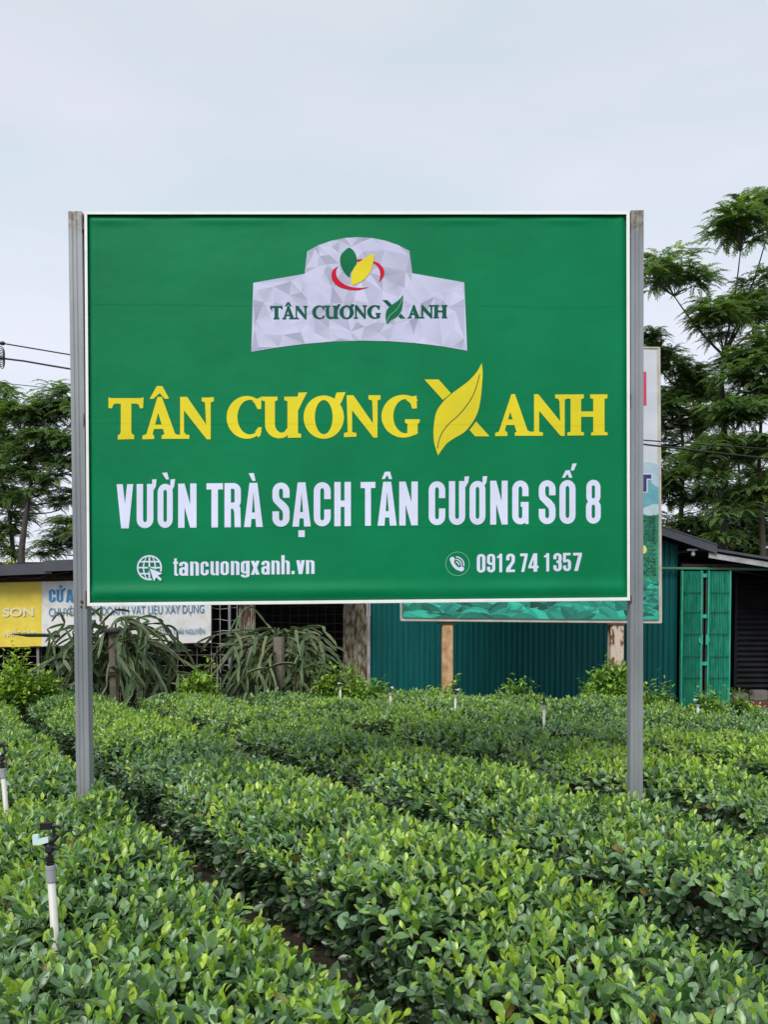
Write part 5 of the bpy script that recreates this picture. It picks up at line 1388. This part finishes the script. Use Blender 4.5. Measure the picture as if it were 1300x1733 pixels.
# left
tree([(36, 930, 17), (42, 880, 17), (50, 830, 17), (58, 780, 17)],
     [(60, 690, 42, 0, .8), (95, 680, 45, .1, .8), (30, 700, 42, -.2, .8), (85, 740, 46, -.3, .8), (45, 755, 42, .2, .8), (115, 730, 46, 0, .8), (100, 790, 40, -.2, .8), (20, 790, 40, .2, .8), (70, 800, 36, .1, .7), (10, 665, 22, 0, .7), (130, 680, 50, 0, .8), (150, 760, 50, 0, .8), (65, 830, 28, 0, .6), (120, 830, 26, .2, .6), (75, 720, 40, .4, .8), (52, 800, 32, .4, .7), (18, 850, 34, .3, .8), (100, 850, 30, .3, .7), (70, 770, 40, .5, .8)], .13,
     'feathery tree with a forked trunk, left of the green billboard', 5, dens=1.15)
tree([(22, 935, 18), (14, 860, 18), (-10, 760, 18)],
     [(-5, 720, 45, 0, .8), (5, 760, 40, .2, .8), (-25, 680, 45, 0, .8), (-10, 820, 44, 0, .8), (12, 840, 34, -.2, .8), (5, 880, 36, 0, .8), (20, 900, 26, .2, .7), (-2, 650, 22, 0, .6), (-40, 760, 60, 0, .8), (2, 920, 30, 0, .7), (25, 870, 30, .3, .7), (28, 830, 28, .3, .7), (8, 700, 36, .4, .8), (22, 935, 24, .1, .6)], .11,
     'feathery tree cut by the left picture edge, beside the forked tree', 6, dens=1.2, bright=.95)
tree([(128, 940, 15.5), (122, 925, 15.5)],
     [(85, 922, 30, 0, .6), (108, 905, 34, -.2, .7), (70, 935, 20, .1, .5), (125, 890, 40, 0, .8), (160, 900, 50, 0, .8), (112, 880, 26, .1, .6)], .06,
     'small low feathery tree showing over the left shed roof beside the billboard post', 7, dens=1.1, bright=.8)
# bright leafy bush on the horizon over the left roof
bush(14, 972, 16, 70, 26, 'bright yellow-green bush showing over the left shed roof', 2.5, 20, 1.0)

# ------------------------------------------------------------------ overhead wires and their pole
M_wire = mat('black_cable', (0.012, 0.012, 0.012), rough=.6)
def wire(name, pix, r, label, n=24):
    t = None; pts_ = [P(u, v, Y) for u, v, Y in pix]
    m = MB(); sm = []
    for i in range(len(pts_) - 1):
        for k in range(n): sm.append(pts_[i].lerp(pts_[i + 1], k / n))
    sm.append(pts_[-1]); m.tube(sm, r, 6)
    tag(m.build(name, M_wire, None, smooth=True), label, 'cable', 'overhead cables')
wire('power_cable', [(-20, 577, 9), (9, 582, 9), (116, 600, 9.05), (600, 690, 9.3), (1090, 745, 9.5), (1330, 762, 9.7)], .007, 'upper black overhead cable at the left, just above the twisted one')
wire('power_cable', [(-20, 604, 9), (7, 607, 9), (40, 611, 9), (80, 618, 9), (116, 624, 9.0), (600, 703, 9.2), (1090, 752, 9.4), (1200, 765, 9.4), (1330, 779, 9.4)], .0095, 'thick twisted black overhead cable that crosses in front of the rear billboard edge')
wire('power_cable', [(-20, 646, 9.6), (116, 660, 9.6), (600, 715, 9.7), (1060, 720, 9.8)], .0042, 'thin lowest overhead cable at the left, above the feathery trees')
pole = thing('utility_pole', P(-22, 1200, 9) * 1.0, 'concrete utility pole cut by the left picture edge, with cable clamps and wire coils', 'pole')
pole.location.z = 0; ORG[pole.name] = V((pole.location.x, 9, 0))
px_ = pole.location.x
m = MB(); m.tube([(px_, 9.0, -.2), (px_, 9.0, 6.2)], [.11, .08], 12); m.build('shaft', M_conc, pole, smooth=True)
for v in (581, 606):
    m = MB(); q = P(2, v, 8.98); m.tube([(px_, 8.98, q.z), (q.x - .01, 8.98, q.z)], .014, 6); m.lathe((q.x - .015, 8.98, q.z), [(0, .012), (.01, .02), (.035, .022), (.05, .012)], 10, V((1, 0, 0)))
    m.build('cable_clamp', M_black, pole)
m = MB()
for i in range(5):
    c_ = P(0, 598 + i * 3, 8.95); pp = []
    for a in range(15):
        pp.append(c_ + V((.045 * math.cos(a * .45) * (1 - .1 * i), .01 * i, .075 * math.sin(a * .45))))
    m.tube(pp, .005, 5)
m.build('wire_coil', M_wire, pole)
